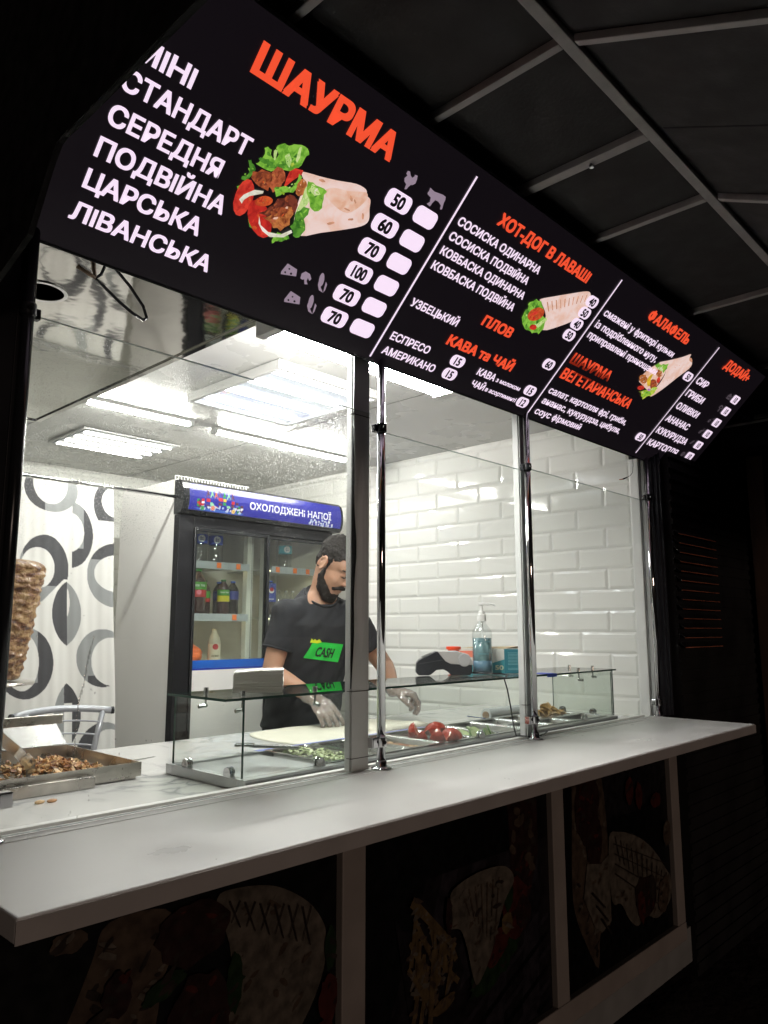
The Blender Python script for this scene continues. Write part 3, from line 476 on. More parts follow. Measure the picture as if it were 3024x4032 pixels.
for i in range(30):
    x, z, a = 1.62+rng.random()*.17, .50+rng.random()*.17, rng.uniform(60, 140)
    L_ = rng.uniform(.04, .075); A.append((6, stripe(x-math.cos(R(a))*L_, z-math.sin(R(a))*L_, x+math.cos(R(a))*L_, z+math.sin(R(a))*L_, .017)))
A += [(6, stripe(1.618, .762, 1.80, .60, .028)), (6, stripe(1.71, .62, 1.68, .38, .024)), (6, stripe(1.68, .385, 1.735, .345, .026)), (6, stripe(1.56, .42, 1.50, .33, .022)), (6, stripe(1.55, .40, 1.57, .33, .022)), (6, blob(1.745, .47, .05, .018, 12))]
A += [(3, blob(2.0, .515, .14, .055, 25, .2, 34)), (4, blob(2.10, .63, .075, .085)), (2, blob(2.14, .61, .04, .05)), (4, blob(2.0, .55, .07, .04, 30)), (6, blob(2.05, .60, .03, .03)), (3, blob(2.06, .68, .025, .05))]
A += [(1, [(1.768, .66), (1.775, .72), (1.79, .755), (1.90, .775), (2.02, .77), (2.075, .745), (2.09, .71), (2.04, .665), (2.0, .60), (1.96, .53), (1.90, .475), (1.875, .50), (1.85, .58), (1.82, .64)]), (2, blob(1.768, .69, .014, .05))]
for i in range(7): A.append((8, stripe(1.83+i*.03, .74, 1.87+i*.018, .65-i*.015, .006)))
poster(1.434, 2.312, A, 'panel printed with a cone of fries and a wrap on wooden planks')
A = [(9, blob(2.86, .88, .4, .10)), (8, [(2.46, .60), (2.475, .84), (2.50, 1.0), (2.66, 1.0), (2.72, .80), (2.722, .45), (2.70, .42), (2.64, .40), (2.62, .30), (2.54, .40), (2.48, .50)]), (2, blob(2.58, .85, .085, .13)), (2, blob(2.62, .72, .06, .09)), (1, [(2.56, .66), (2.66, .64), (2.722, .66), (2.722, .43), (2.65, .41), (2.60, .44), (2.53, .55)])]
A += [(1, [(2.726, .715), (2.80, .725), (2.90, .70), (3.0, .66), (3.10, .60), (3.20, .51), (3.248, .46), (3.245, .41), (3.20, .37), (3.10, .345), (3.0, .38), (2.93, .36), (2.86, .40), (2.80, .47), (2.73, .50)])]
for i in range(11): A += [(5, stripe(2.77+i*.043, .715-i*.022, 2.80+i*.036, .62-i*.022, .006))]
for i in range(4): A += [(5, stripe(2.76, .69-i*.035, 3.20-i*.03, .53-i*.045, .005))]
A += [(2, blob(3.00, .45, .095, .075, -20)), (4, blob(2.96, .42, .03, .06, 10)), (5, blob(3.06, .47, .03, .05)), (8, blob(3.16, .42, .05, .07, -20)), (4, blob(2.90, .86, .035, .05)), (4, blob(2.98, .83, .03, .05)), (4, blob(3.13, .79, .05, .03)), (8, blob(3.22, .645, .04, .05))]
for i in range(3): A.append((5, stripe(2.58+i*.03, .56-i*.05, 2.67+i*.02, .49-i*.05, .008)))
poster(2.390, 3.255, A, 'panel printed with two wraps cross hatched by the grill')

# canopy over the customers
can = thing('canopy', 'dark boarded canopy with grey metal battens over the serving side', 'canopy', (1.9, -.7, 2.7))
YR = -.715; sl = math.tan(R(25))
def zc(y): return 2.745 if y >= YR else 2.745+(y-YR)*sl
m = MB(); m.box(.30, 7.0, YR, .02, 2.745, 2.765); m.build('ceiling_board', canopy_m, can)
m = MB(); m.prism([(.30, YR, 2.745), (.30, -2.2, zc(-2.2)), (.30, -2.2, zc(-2.2)+.02), (.30, YR, 2.765)], (6.7, 0, 0)); m.build('ceiling_board', canopy_m, can)
for x in (1.745, 2.95, 4.4): MB().prism([(x, YR-.03, zc(YR-.03)-.0015), (x+.006, YR-.03, zc(YR-.03)-.0015), (x+.006, -2.1, zc(-2.1)-.0015), (x, -2.1, zc(-2.1)-.0015)], (0, 0, .001)).build('board_joint', dark_gap, can)
m = MB(); m.box(.30, 7.0, YR-.0135, YR+.0135, 2.722, 2.7445); m.build('ridge_rail', batten_m, can, bevel=.002)
for x in (.88, 1.325, 1.745, 2.14, 2.93, 3.8, 4.7):
    w = .017 if abs(x-1.745) < .01 else .0105
    m = MB(); m.box(x-w, x+w, YR+.014, -.02, 2.723, 2.7445)
    m.build('batten', batten_m, can, bevel=.002)
    if abs(x-1.745) < .01:
        s = MB(); s.cyl((x+.004, -.545, 2.7209), (x+.004, -.545, 2.712), .008, .006, 12); s.build('bolt', chrome, can.children[-1])
for x in (.90, 1.33, 2.15, 2.95, 3.8, 4.7):
    a, b = YR-.02, -2.1
    m = MB(); m.prism([(x-.0095, a, zc(a)-.022), (x+.0095, a, zc(a)-.022), (x+.0095, b, zc(b)-.022), (x-.0095, b, zc(b)-.022)], (0, 0, .0205)); m.build('batten', batten_m, can, bevel=.002)
# far beam of the canopy and timber post
m = MB(); m.prism([(4.2, .05, 2.47), (4.2, .05, 2.575), (4.2, -1.6, 2.575), (4.2, -1.6, 2.30)], (.16, 0, 0)); m.build('end_beam', black_m, can, bevel=.004)
m = MB(); m.box(4.194, 4.1995, -1.6, .05, 2.568, 2.58); m.build('beam_trim', batten_m, can)
tp = MB(); tp.box(4.51, 4.76, -.10, -.01, 0, 2.46); tag(tp.build('timber_post', post_m, None, bevel=.006, loc=(4.6, 0, 0)), 'square brown timber post under the far end of the canopy', 'post')
# black side cheek at the near end
m = MB(); m.prism([(.440, y, z) for y, z in [(-1.5, 2.245), (-.346, 2.245), (-.318, 2.247), (-.298, 2.243), (-.275, 2.222), (-.25, 2.188), (-.225, 2.150), (-.205, 2.123), (.07, 2.05), (.07, 2.72), (-1.5, 2.72)]], (.010, 0, 0))
tag(m.build('side_flap', cheek_m, None, loc=(.445, -.6, 2.245)), 'black side flap hiding the near end of the lit menu board', 'flap')
# neighbour wall with a louvred vent
nb = thing('neighbour_wall', 'dark wall beside the kiosk with a louvred vent', 'wall', (5, .06, 0))
m = MB(); m.box(3.50, 8.5, .02, .12, 0, 2.72)
for i in range(50): m.box(3.50, 8.5, .0125, .02, .03+i*.054, .056+i*.054)
m.build('wall_cladding', dark_wall, nb)
m = MB(); lp = MB()
for i in range(13):
    z = 1.40+i*.0437
    m.prism([(3.50, .012, z+.020), (3.50, -.010, z), (3.50, -.012, z+.003), (3.50, .010, z+.0235)], (.46, 0, 0))
    lp.prism([(3.50, -.0122, z-.001), (3.50, -.0142, z-.0012), (3.50, -.0142, z+.0022), (3.50, -.0122, z+.0024)], (.46, 0, 0))
m.build('vent_slats', dark_wall, nb); lp.build('vent_slat_lips', mat('rusty_lip', (.42, .13, .07), .5, var=.4), nb)  # red light catching the slat edges, painted on as thin coloured strips
# ------------------------------------------------------------------ chrome posts and window panes
YP = .0745
def post(x, lab, zhi, zlo, tube=None):
    t = thing('chrome_post', lab, 'post', (x, YP, ZS), 'chrome tube posts along the serving shelf')
    m = MB(); m.cyl((x, YP, ZS+.004), (x, YP, 2.29), .0122, n=28); m.build('tube', tube or chrome, t, smooth=True)
    m = MB(); m.lathe((x, YP, ZS), [(.0, .0005), (.029, .0005), (.0295, .003), (.026, .005), (.0155, .007), (.0150, .022), (.0128, .023)], 28); m.build('base_flange', chrome, t, smooth=True)
    for k, z in enumerate((zhi, zlo)):
        m = MB(); m.cyl((x, YP, z-.0135), (x, YP, z+.0135), .0160, n=28)
        if k == 0: m.obox((x-.012 if x > .6 else x+.014, YP+.009, z-.003), (.013, 0, 0), (0, .009, 0), (0, 0, .0115))
        else:
            sx = 1 if x < .6 else -1; m.obox((x+sx*.021, YP+.006, z), (.017, 0, 0), (0, .011, 0), (0, 0, .0145))
        c = m.build('glass_clamp', black_gl if k == 0 else chrome, t, smooth=False, bevel=.003)
        s = MB(); s.cyl((x-.003, YP-.0155, z), (x-.003, YP-.0185, z), .0055, n=12); s.build('screw', black_m if k else chrome, c)
    return t
post(.553, 'dark tube post at the near left end of the window', 2.112, 1.170, black_gl)
post(1.5768, 'chrome tube post standing in front of the wide buckled mullion', 2.070, 1.172)
post(2.3583, 'chrome tube post in front of the narrow white mullion', 2.075, 1.168)
post(3.378, 'chrome tube post at the far right corner of the window', 2.092, 1.160)
def pane(x0, x1, z0, z1, m_, lab):
    y0 = YP+.012; p = MB(); p.box(x0, x1, y0, y0+.006, z0, z1)
    o = p.build('window_pane', m_, None, loc=(x0, y0, z0)); tag(o, lab, 'glass pane', 'glass panes of the serving window')
    e = MB(); e.box(x0-.0015, x0-.0002, y0, y0+.006, z0, z1); e.box(x0, x1, y0-.0002, y0+.0062, z1+.0002, z1+.0016); e.box(x0, x1, y0-.0002, y0+.0062, z0-.0016, z0-.0002)
    e.build('pane_edge', glass_light_edge, o)
pane(.565, 1.545, 1.104, 2.108, glass_front, 'dusty splashed glass pane in front of the meat spit and fridge')
pane(1.592, 2.335, 1.104, 2.062, glass_clean, 'clear glass pane between the wide and the narrow mullion')
pane(2.378, 3.360, 1.104, 2.075, glass_clean, 'clear glass pane in front of the fries and tiled wall')
# dried splashes and a run of fat on the near pane
dp = MB(); yy = YP+.0112
for x, z in [(.804, 1.225), (.739, 1.192), (.751, 1.185), (.754, 1.187), (.813, 1.195), (.832, 1.183), (.854, 1.19), (.625, 1.184), (.599, 1.187), (.743, 1.152), (.744, 1.143), (.737, 1.358), (.744, 1.352), (.681, 1.354), (.864, 1.246), (.876, 1.245), (.722, 1.115), (.708, 1.126), (.794, 1.256), (.735, 1.36)]:
    r1 = rng.uniform(.0010, .0020); dp.ell((x, yy, z), (r1, 0, 0), (0, .0005, 0), (0, 0, r1*rng.uniform(1, 1.8)), 8, 6)
for i in range(60): r1 = rng.uniform(.0005, .0012); dp.ell((rng.uniform(.60, 1.3), yy, rng.uniform(1.12, 1.75)), (r1, 0, 0), (0, .0004, 0), (0, 0, r1*1.4), 7, 5)
run = [(.734, 1.463), (.724, 1.414), (.719, 1.368), (.711, 1.336), (.709, 1.30), (.708, 1.265), (.7075, 1.224)]
for (xa, za), (xb, zb_) in zip(run, run[1:]):
    for k in range(5):
        t_ = k/5; x, z = xa+(xb-xa)*t_+rng.uniform(-.0008, .0008), za+(zb_-za)*t_; dp.ell((x, yy, z), (rng.uniform(.0012, .0026), 0, 0), (0, .0006, 0), (0, 0, .0055), 8, 6)
near_pane = [o for o in bpy.data.objects if o.get('label', '').startswith('dusty splashed')][0]
dm = glass('fat_splash', (.93, .93, .92), .16); dp.build('splash_marks', dm, near_pane, smooth=True)

# ================================================================== LIT MENU BOARD (tilted 45 degrees)
BO = Vector((0, .0745, 2.2724)); BU = Vector((0, -math.sqrt(.5), math.sqrt(.5))); BN = Vector((0, -math.sqrt(.5), -math.sqrt(.5)))
def bp(x, h, k=0): return BO+Vector((x, 0, 0))+BU*h+BN*(.0010*k)
board = thing('menu_board', 'long lit black menu board with white and orange lettering and wrap pictures', 'menu board', (2.2, -.13, 2.45))
pinkwhite = emis('lit_white_print', lin((243, 222, 243)), 1.05)
orange = emis('lit_orange_print', lin((243, 82, 50)), 1.0)
dim_orange = emis('burnt_out_orange_print', lin((150, 40, 22)), .7)
black_print = mat('black_print', (.006, .006, .007), .4)
face_m = emis('black_board_face', lin((25, 20, 25)), .55)
icon_m = emis('grey_icon_print', lin((150, 132, 148)), .95)
icon_d = emis('dark_icon_print', lin((84, 74, 82)), .8)
m = MB(); m.prism([bp(.46, -.004), bp(3.835, -.004), bp(3.835, .594), bp(.46, .594)], BN*-.07); m.build('board_face', face_m, board)
m = MB(); m.prism([bp(.455, -.010, 1), bp(3.84, -.010, 1), bp(3.84, -.0045, 1), bp(.455, -.0045, 1)], BN*-.08); m.prism([bp(.455, .5945, 1), bp(3.84, .5945, 1), bp(3.84, .602, 1), bp(.455, .602, 1)], BN*-.08)
m.build('board_frame', black_m, board)
def line(name, s, x0, x1, h, cap, mt, bold=.028):
    mb = MB(); put_text(mb, s, lambda x, y, e=0: bp(x, y, 2+e), x0, x1, h, cap, bold)
    return mb.build(name, mt, board, fix=False)
WHT = [('МІНІ', .603, .727, .394, .040), ('СТАНДАРТ', .603, .897, .331, .040), ('СЕРЕДНЯ', .603, .858, .262, .040), ('ПОДВІЙНА', .604, .903, .195, .040), ('ЦАРСЬКА', .605, .872, .129, .040), ('ЛІВАНСЬКА', .602, .932, .060, .039)]
for a in WHT: line('item_text', *a, pinkwhite, .031)
for a in [('СОСИСКА ОДИНАРНА', 1.548, 1.958, .4425, .024), ('СОСИСКА ПОДВІЙНА', 1.548, 1.939, .398, .024), ('КОВБАСКА ОДИНАРНА', 1.548, 1.963, .3535, .024), ('КОВБАСКА ПОДВІЙНА', 1.548, 1.952, .307, .025),
          ('УЗБЕЦЬКИЙ', 1.553, 1.767, .189, .025), ('ЕСПРЕСО', 1.553, 1.725, .0765, .025), ('АМЕРИКАНО', 1.553, 1.790, .028, .025), ('КАВА', 1.979, 2.076, .0745, .026), ('з молоком', 2.087, 2.230, .0765, .0165), ('ЧАЙ', 1.987, 2.056, .0305, .024), ('в асортименті', 2.066, 2.248, .032, .0165)]:
    line('item_text', *a, pinkwhite, .029)
for a in [('смажені у фритюрі кульки', 2.387, 2.971, .4425, .027), ('із подрібленного нуту,', 2.384, 2.885, .394, .027), ('приправлені прянощами', 2.384, 2.948, .351, .027),
          ('салат, картопля фрі, гриби,', 2.387, 3.005, .112, .027), ('ананас, кукурудза, цибуля,', 2.390, 3.008, .067, .027), ('соус фірмовий', 2.391, 2.726, .020, .027)]:
    line('description_text', *a, pinkwhite, .024)
for a in [('СИР', 3.283, 3.396, .405, .032), ('ГРИБИ', 3.28, 3.463, .338, .032), ('ОЛИВКИ', 3.282, 3.516, .271, .032), ('АНАНАС', 3.278, 3.52, .202, .032), ('КУКУРУДЗА', 3.279, 3.606, .136, .032), ('КАРТОПЛЯ', 3.284, 3.596, .069, .032)]:
    line('item_text', *a, pinkwhite, .029)
for a in [('ШАУРМА', .830, 1.242, .4825, .0615), ('ХОТ-ДОГ В ЛАВАШІ', 1.683, 2.193, .4985, .036), ('ПЛОВ', 1.862, 2.016, .228, .034), ('КАВА та ЧАЙ', 1.772, 2.123, .128, .034), ('ФАЛАФЕЛЬ', 2.639, 3.0, .513, .038), ('ДОДАЙ+', 3.405, 3.692, .522, .042)]:
    line('heading_text', *a, orange, .046)
for s, x0, x1, h in (('ШАУРМА', 2.389, 2.677, .243), ('ВЕГЕТАРІАНСЬКА', 2.392, 2.938, .180)):
    mb = MB(); put_text(mb, s, lambda x, y, e=0: bp(x, y, 2+e), x0, x1, h, .042, .036)
    # the middle of the two heading lines has a burnt-out strip
    me = mb.mesh('heading_text', False); me.materials.clear()
    for p in me.polygons:
        cx = sum(me.vertices[i].co.x for i in p.vertices)/len(p.vertices); hh = (sum(me.vertices[i].co.z for i in p.vertices)/len(p.vertices)-BO.z)/BU.z
        if (h > .2 and hh < h+.020) or (h < .2 and hh > h+.030 and 2.45 < cx < 2.75): p.material_index = 1
    link_mesh('heading_text', me, [orange, dim_orange], board)
for x, h0, h1 in ((1.522, .006, .571), (2.357, .007, .572), (3.252, .014, .579)):
    m = MB(); m.poly([bp(x-.0033, h0, 2), bp(x+.0033, h0, 2), bp(x+.0033, h1, 2), bp(x-.0033, h1, 2)]); m.build('divider_line', pinkwhite, board, fix=False)
def badge(x, h, w, hh, s, cap, blank=False, r=.35):
    m = MB(); m.poly([bp(x+a, h+b, 2) for a, b in rrect(w, hh, hh*r)]); o = m.build('price_badge', pinkwhite, board, fix=False)
    if not blank:
        t = MB(); v, f = text_mesh(s, .042); put_text(t, s, lambda a, b, e=0: bp(a, b, 3.2+e), x-w*.4, x+w*.4, h-cap/2, cap, .042, center=.95*(1 if len(s) < 3 else .85)); t.build('price_number', black_print, o, fix=False)
for i, s in enumerate(('50', '60', '70', '100', '70', '70')):
    h = .415-.0681*i
    badge(1.331+.0008*i, h, .0875, .047, s, .034); badge(1.437+.0009*i, h, .083, .046, '', 0, True)
for x, h, s in ((1.864, .0915, '15'), (1.865, .0425, '15'), (2.288, .093, '15'), (2.291, .0425, '12'), (2.289, .206, '60'), (2.287, .46, '40'), (2.2875, .4165, '50'), (2.288, .372, '40'), (2.288, .3275, '50'), (3.191, .090, '50'), (3.192, .412, '50')):
    badge(x, h, .068 if x < 3 else .078, .039, s, .028, r=.46)
for i in range(6): badge(3.730+.0012*i, .432-.0676*i, .076, .042, '10', .029, r=.25)
PIC_COL = {'W': (240, 212, 205), 'w': (240, 204, 188), 'b': (206, 148, 118), 'g': (140, 196, 72), 'G': (92, 150, 52), 'y': (205, 222, 150), 'r': (222, 66, 50), 'R': (205, 50, 40), 'm': (168, 84, 50), 'M': (188, 98, 62), 'd': (122, 58, 42), 'o': (196, 120, 66), 'c': (214, 92, 46), 'n': (240, 235, 222), 'Y': (222, 180, 50), 'L': (196, 210, 80), 'p': (190, 130, 190)}
def print_mat(name, c1, c2, scale, k=.92, soft=(.42, .62)):
    m = emis(name, c1, k); nt = m.node_tree; N = nt.nodes; L = nt.links; p = N['Principled BSDF']
    tc = N.new('ShaderNodeTexCoord'); n = N.new('ShaderNodeTexNoise'); n.inputs['Scale'].default_value = scale; n.inputs['Detail'].default_value = 5; n.inputs['Roughness'].default_value = .6; n.inputs['Distortion'].default_value = .6
    L.new(tc.outputs['Object'], n.inputs['Vector']); r = N.new('ShaderNodeMapRange'); r.inputs['From Min'].default_value = soft[0]; r.inputs['From Max'].default_value = soft[1]; L.new(n.outputs['Fac'], r.inputs['Value'])
    x = N.new('ShaderNodeMix'); x.data_type = 'RGBA'; x.inputs[6].default_value = (*c1, 1); x.inputs[7].default_value = (*c2, 1); L.new(r.outputs[0], x.inputs[0]); L.new(x.outputs[2], p.inputs['Emission Color']); return m
SECOND = {'W': ((232, 190, 172), 22), 'w': (((222, 170, 140)), 26), 'g': ((92, 150, 45), 60), 'G': ((52, 105, 34), 70), 'y': ((160, 200, 105), 60), 'r': ((176, 38, 34), 40), 'R': ((160, 32, 30), 40), 'm': ((104, 48, 32), 75), 'M': ((128, 58, 36), 75), 'd': ((70, 32, 26), 75), 'o': ((132, 68, 36), 75), 'c': ((170, 60, 34), 70), 'n': ((205, 200, 176), 40), 'L': ((130, 165, 45), 70)}
PM_OLD = {k: emis('print_'+n_, lin(v), .92, .10 if k in 'Wwn' else .34, 26 if k in 'Wwn' else 60) for (k, v), n_ in zip(PIC_COL.items(), ('wrap wrap_fold brown green dark_green pale_green red tomato meat light_meat dark_meat golden carrot onion yellow lime purple').split())}
PM = {k: (print_mat('photo_print_'+PM_OLD[k].name[6:], lin(PIC_COL[k]), lin(SECOND[k][0]), SECOND[k][1]) if k in SECOND else PM_OLD[k]) for k in PIC_COL}
keys = list(PIC_COL)
for nm, lab in (('s', 'open shawarma with lettuce, tomato and browned meat'), ('h', 'striped wrap with a sausage in lettuce'), ('f', 'falafel wrap with yellow pepper')):
    m = MB()
    for i, (c, pts) in enumerate(PICS[nm]):
        m.c = keys.index(c); pts = [Vector(p) for p in (smooth_outline(pts, 3) if c in 'WwyY' and len(pts) > 5 else pts)]
        # roughen the outlines of leaves and meat a little
        if c in 'gGmMdoL' and len(pts) > 6:
            q = []
            for a, b in zip(pts, pts[1:]+pts[:1]):
                q.append(a); mid = (a+b)/2; nn = Vector((b.y-a.y, a.x-b.x))
                q.append(mid+nn*rng.uniform(-.16, .22))
            pts = q
        m.poly([bp(p.x, p.y, 1.5+.12*i) for p in pts])
        NB = {'m': 'dMoc', 'M': 'moo', 'd': 'mMc', 'o': 'mMw', 'g': 'GGyL', 'G': 'gg', 'r': 'Rc', 'R': 'rc', 'c': 'oR', 'L': 'gyg', 'y': 'gn'}.get(c, '')
        gx, gy = sum(p.x for p in pts)/len(pts), sum(p.y for p in pts)/len(pts); sz = max(p.x for p in pts)-min(p.x for p in pts)
        if NB and sz > .02:
            for k in range(8):
                e_ = rng.choice(pts); t_ = math.sqrt(rng.random())*.84; q = sz*rng.uniform(.03, .085)*(1.6 if c in 'Ww' else 1); ctr = (gx+(e_.x-gx)*t_, gy+(e_.y-gy)*t_)
                m.c = keys.index(rng.choice(NB)); m.poly([bp(x+rng.uniform(-.25, .25)*q, y+rng.uniform(-.25, .25)*q, 1.5+.12*i+.004*(k+1)) for x, y in arc_ell(*ctr, q*rng.uniform(.7, 1.8), q*.6, 8, rng.uniform(0, 180))])
    o = m.build('food_picture', [PM[k] for k in keys], board, fix=False); o['label'] = lab
def icon(pts_list, dark=None, mt=icon_m):
    m = MB()
    for pts in pts_list: m.poly([bp(x, h, 2) for x, h in pts])
    o = m.build('picture_icon', [mt, black_print], board, fix=False)
    if dark:
        d = MB()
        for pts in dark: d.poly([bp(x, h, 2.6) for x, h in pts])
        d.build('icon_detail', black_print, o, fix=False)
icon([ICONS['chicken']]); icon([ICONS['cow']])
icon([ICONS['cheese'][0]], ICONS['holes'][:3]); icon([ICONS['cheese'][1]], ICONS['holes'][3:])
icon(ICONS['mushroom']); icon(ICONS['corn'][:3]); icon(ICONS['corn'][3:])
for i, (x, h) in enumerate(((3.653, .430), (3.656, .364), (3.657, .296), (3.657, .231), (3.655, .163), (3.658, .092))):
    if i == 0: icon([[(x-.02, h-.014), (x+.02, h-.014), (x+.02, h+.006), (x-.004, h+.017), (x-.02, h+.004)]], [arc_ell(x-.007, h-.004, .004, .004, 8), arc_ell(x+.009, h-.003, .005, .004, 8)], icon_d)
    elif i == 1: icon([[(x-.02, h), (x-.014, h+.014), (x, h+.018), (x+.014, h+.014), (x+.02, h), (x+.006, h), (x+.005, h-.018), (x-.005, h-.018), (x-.006, h)]], [arc_ell(x, h+.006, .008, .005, 8)], icon_d)
    elif i == 2: icon([arc_ell(x-.006, h-.006, .012, .009, 10, 30), [(x+.004, h+.002), (x+.022, h+.016), (x+.024, h+.012)]], [arc_ell(x-.006, h-.006, .004, .003, 8)], icon_d)
    elif i == 3: icon([arc_ell(x-.006, h-.006, .014, .009, 10, 35), [(x+.004, h+.004), (x+.026, h+.012), (x+.010, h-.002)], [(x+.002, h+.006), (x+.014, h+.022), (x+.008, h+.004)]], [stripe(x-.014, h-.010, x+.004, h-.001, .003)], icon_d)
    elif i == 4: icon([arc_ell(x, h, .018, .007, 12, 40)], [stripe(x-.010, h-.008, x+.012, h+.009, .002)], icon_d)
    else: icon([arc_ell(x, h, .017, .013, 12, 20)], [arc_ell(x-.004, h+.003, .003, .003, 6), arc_ell(x+.006, h-.003, .003, .003, 6), stripe(x-.012, h-.004, x+.010, h+.006, .0015)], icon_d)
# loose lamp cable hanging below the board at the near end, and a thin one at the far end
m = MB(); m.tube([(.836, .35, 2.50), (.836, .35, 2.409), (.826, .35, 2.378), (.812, .35, 2.363), (.838, .348, 2.345), (.879, .346, 2.318), (.915, .345, 2.300), (.946, .345, 2.291), (.956, .346, 2.300), (.945, .348, 2.330), (.905, .35, 2.374), (.857, .35, 2.412), (.845, .35, 2.50)], .0042, 8)
cab = m.build('lamp_cable', black_gl, None, smooth=True, loc=(.84, .35, 2.4)); tag(cab, 'black looped cable with two taped ends hanging under the steel hood', 'cable')
m = MB(); m.tube([(.812, .35, 2.363), (.795, .35, 2.369), (.778, .35, 2.374), (.764, .35, 2.378)], [.004, .0055, .005, .007], 8); m.tube([(.812, .35, 2.366), (.806, .35, 2.385), (.804, .35, 2.402), (.801, .35, 2.412)], [.004, .0055, .006, .008], 8)
m.build('taped_end', mat('brown_tape', (.12, .075, .045), .6, var=.4, vscale=80), cab, smooth=True)
m = MB(); m.tube([(3.297, .1, 2.283), (3.298, .1, 2.238), (3.288, .1, 2.200), (3.262, .1, 2.181), (3.226, .1, 2.168)], .0012, 6); m.tube([(3.228, .1, 2.1685), (3.205, .1, 2.160), (3.186, .1, 2.154)], .0032, 8)
w_ = m.build('loose_wire', black_gl, None, smooth=True, loc=(3.29, .1, 2.25)); tag(w_, 'thin loose wire hanging in the far top corner of the window', 'wire')
m = MB(); m.tube([(3.186, .1, 2.154), (3.165, .1, 2.149), (3.152, .1, 2.146)], .0022, 6); m.build('copper_tip', mat('copper', (.55, .22, .12), .4, 1.), w_)

# ================================================================== LAMPS ON THE CEILING
tube_m = emis('lamp_tube', (1, .985, .93), 165.0)
front_tube_m = emis('front_lamp_tube', (1, .985, .94), 190.0)
strip_m = emis('led_strip', (1, .98, .92), 26.0)
def front_tube(x0, x1, y, z, r, lab, mt):
    t = thing('tube_lamp', lab, 'ceiling lamp', ((x0+x1)/2, y, z), 'tube lamps on the kiosk ceiling')
    m = MB(); m.cyl((x0, y, z), (x1, y, z), r, n=18); m.build('diffuser', mt, t, smooth=True)
    m = MB(); m.box(x0, x1, .1185, y+r*1.3, z+r*1.05, z+r*1.5); m.box(x1+.0005, x1+.03, .1185, y+r*1.05, z-r*1.05, z+r*1.04); m.box(x0-.03, x0-.0005, .1185, y+r*1.05, z-r*1.05, z+r*1.04); m.build('lamp_body', white_pl, t, bevel=.002)
lamp_grey = mat('lamp_body_grey', (.45, .45, .44), .45)
def tube_lamp(x0, x1, y, z, r, lab, mt=None):
    t = thing('tube_lamp', lab, 'ceiling lamp', ((x0+x1)/2, y, z), 'tube lamps on the kiosk ceiling')
    m = MB(); m.cyl((x0, y, z), (x1, y, z), r, n=16); m.build('diffuser', mt or tube_m, t, smooth=True)
    m = MB(); m.box(x0-.004, x1+.004, y-r*1.12, y+r*1.12, z+r*.25, 2.5052); m.box(x0-.026, x0-.0045, y-r*1.15, y+r*1.15, z-r*1.02, 2.505); m.box(x1+.0045, x1+.026, y-r*1.15, y+r*1.15, z-r*1.02, 2.505); m.build('lamp_body', lamp_grey, t, bevel=.002)
tube_lamp(1.455, 1.966, 1.762, 2.486, .015, 'shorter tube lamp above the curtain')
tube_lamp(2.155, 3.05, 1.790, 2.486, .015, 'thin tube lamp on the ceiling above the fridge front')
front_tube(1.253, 1.994, .200, 2.315, .024, 'thick bright tube lamp fixed inside the window just behind the menu board', front_tube_m)
def panel_lamp(x0, x1, y0, y1, lab, ns, bare, strength):
    fm_ = lamp_grey if bare else white_pl
    t = thing('panel_lamp', lab, 'ceiling lamp', ((x0+x1)/2, (y0+y1)/2, 2.47))
    m = MB(); z = 2.494 if bare else 2.466
    m.box(x0, x1, y0, y0+.02, z, 2.504); m.box(x0, x1, y1-.02, y1, z, 2.504); m.box(x0, x0+.02, y0+.0202, y1-.0202, z, 2.504); m.box(x1-.02, x1, y0+.0202, y1-.0202, z, 2.504); m.build('lamp_frame', fm_, t, bevel=.002)
    m = MB(); m.box(x0+.0205, x1-.0205, y0+.0205, y1-.0205, 2.490, 2.5035); m.build('back_plate', emis('panel_back', (.93, .97, 1.0), strength), t)
    for i in range(ns):
        y = y0+(y1-y0)*(i+.5)/ns; m = MB()
        if bare:
            nb_ = 16
            for k in range(nb_): xx = x0+.04+(x1-x0-.08)*k/(nb_-1); m.box(xx-.011, xx+.011, y-.009, y+.009, 2.484, 2.4895)
        else: m.box(x0+.035, x1-.035, y-.024, y+.024, 2.482, 2.4895)
        m.build('led_strip', strip_m if bare else emis('led_strip_soft', (.97, .985, 1), 20.0), t)
    if not bare:
        m = MB(); m.box(x0+.021, x1-.021, y0+.021, y1-.021, 2.466, 2.4675); m.build('prismatic_cover', glass('prismatic_cover', (.93, .94, .95), .06), t)
panel_lamp(1.735, 2.30, .765, 1.40, 'square panel lamp with soft glowing cover behind the grey mullion', 4, False, 1.1)
panel_lamp(1.67, 2.225, 2.255, 2.69, 'flat panel lamp with four bare rows of bright points near the back', 4, True, .10)

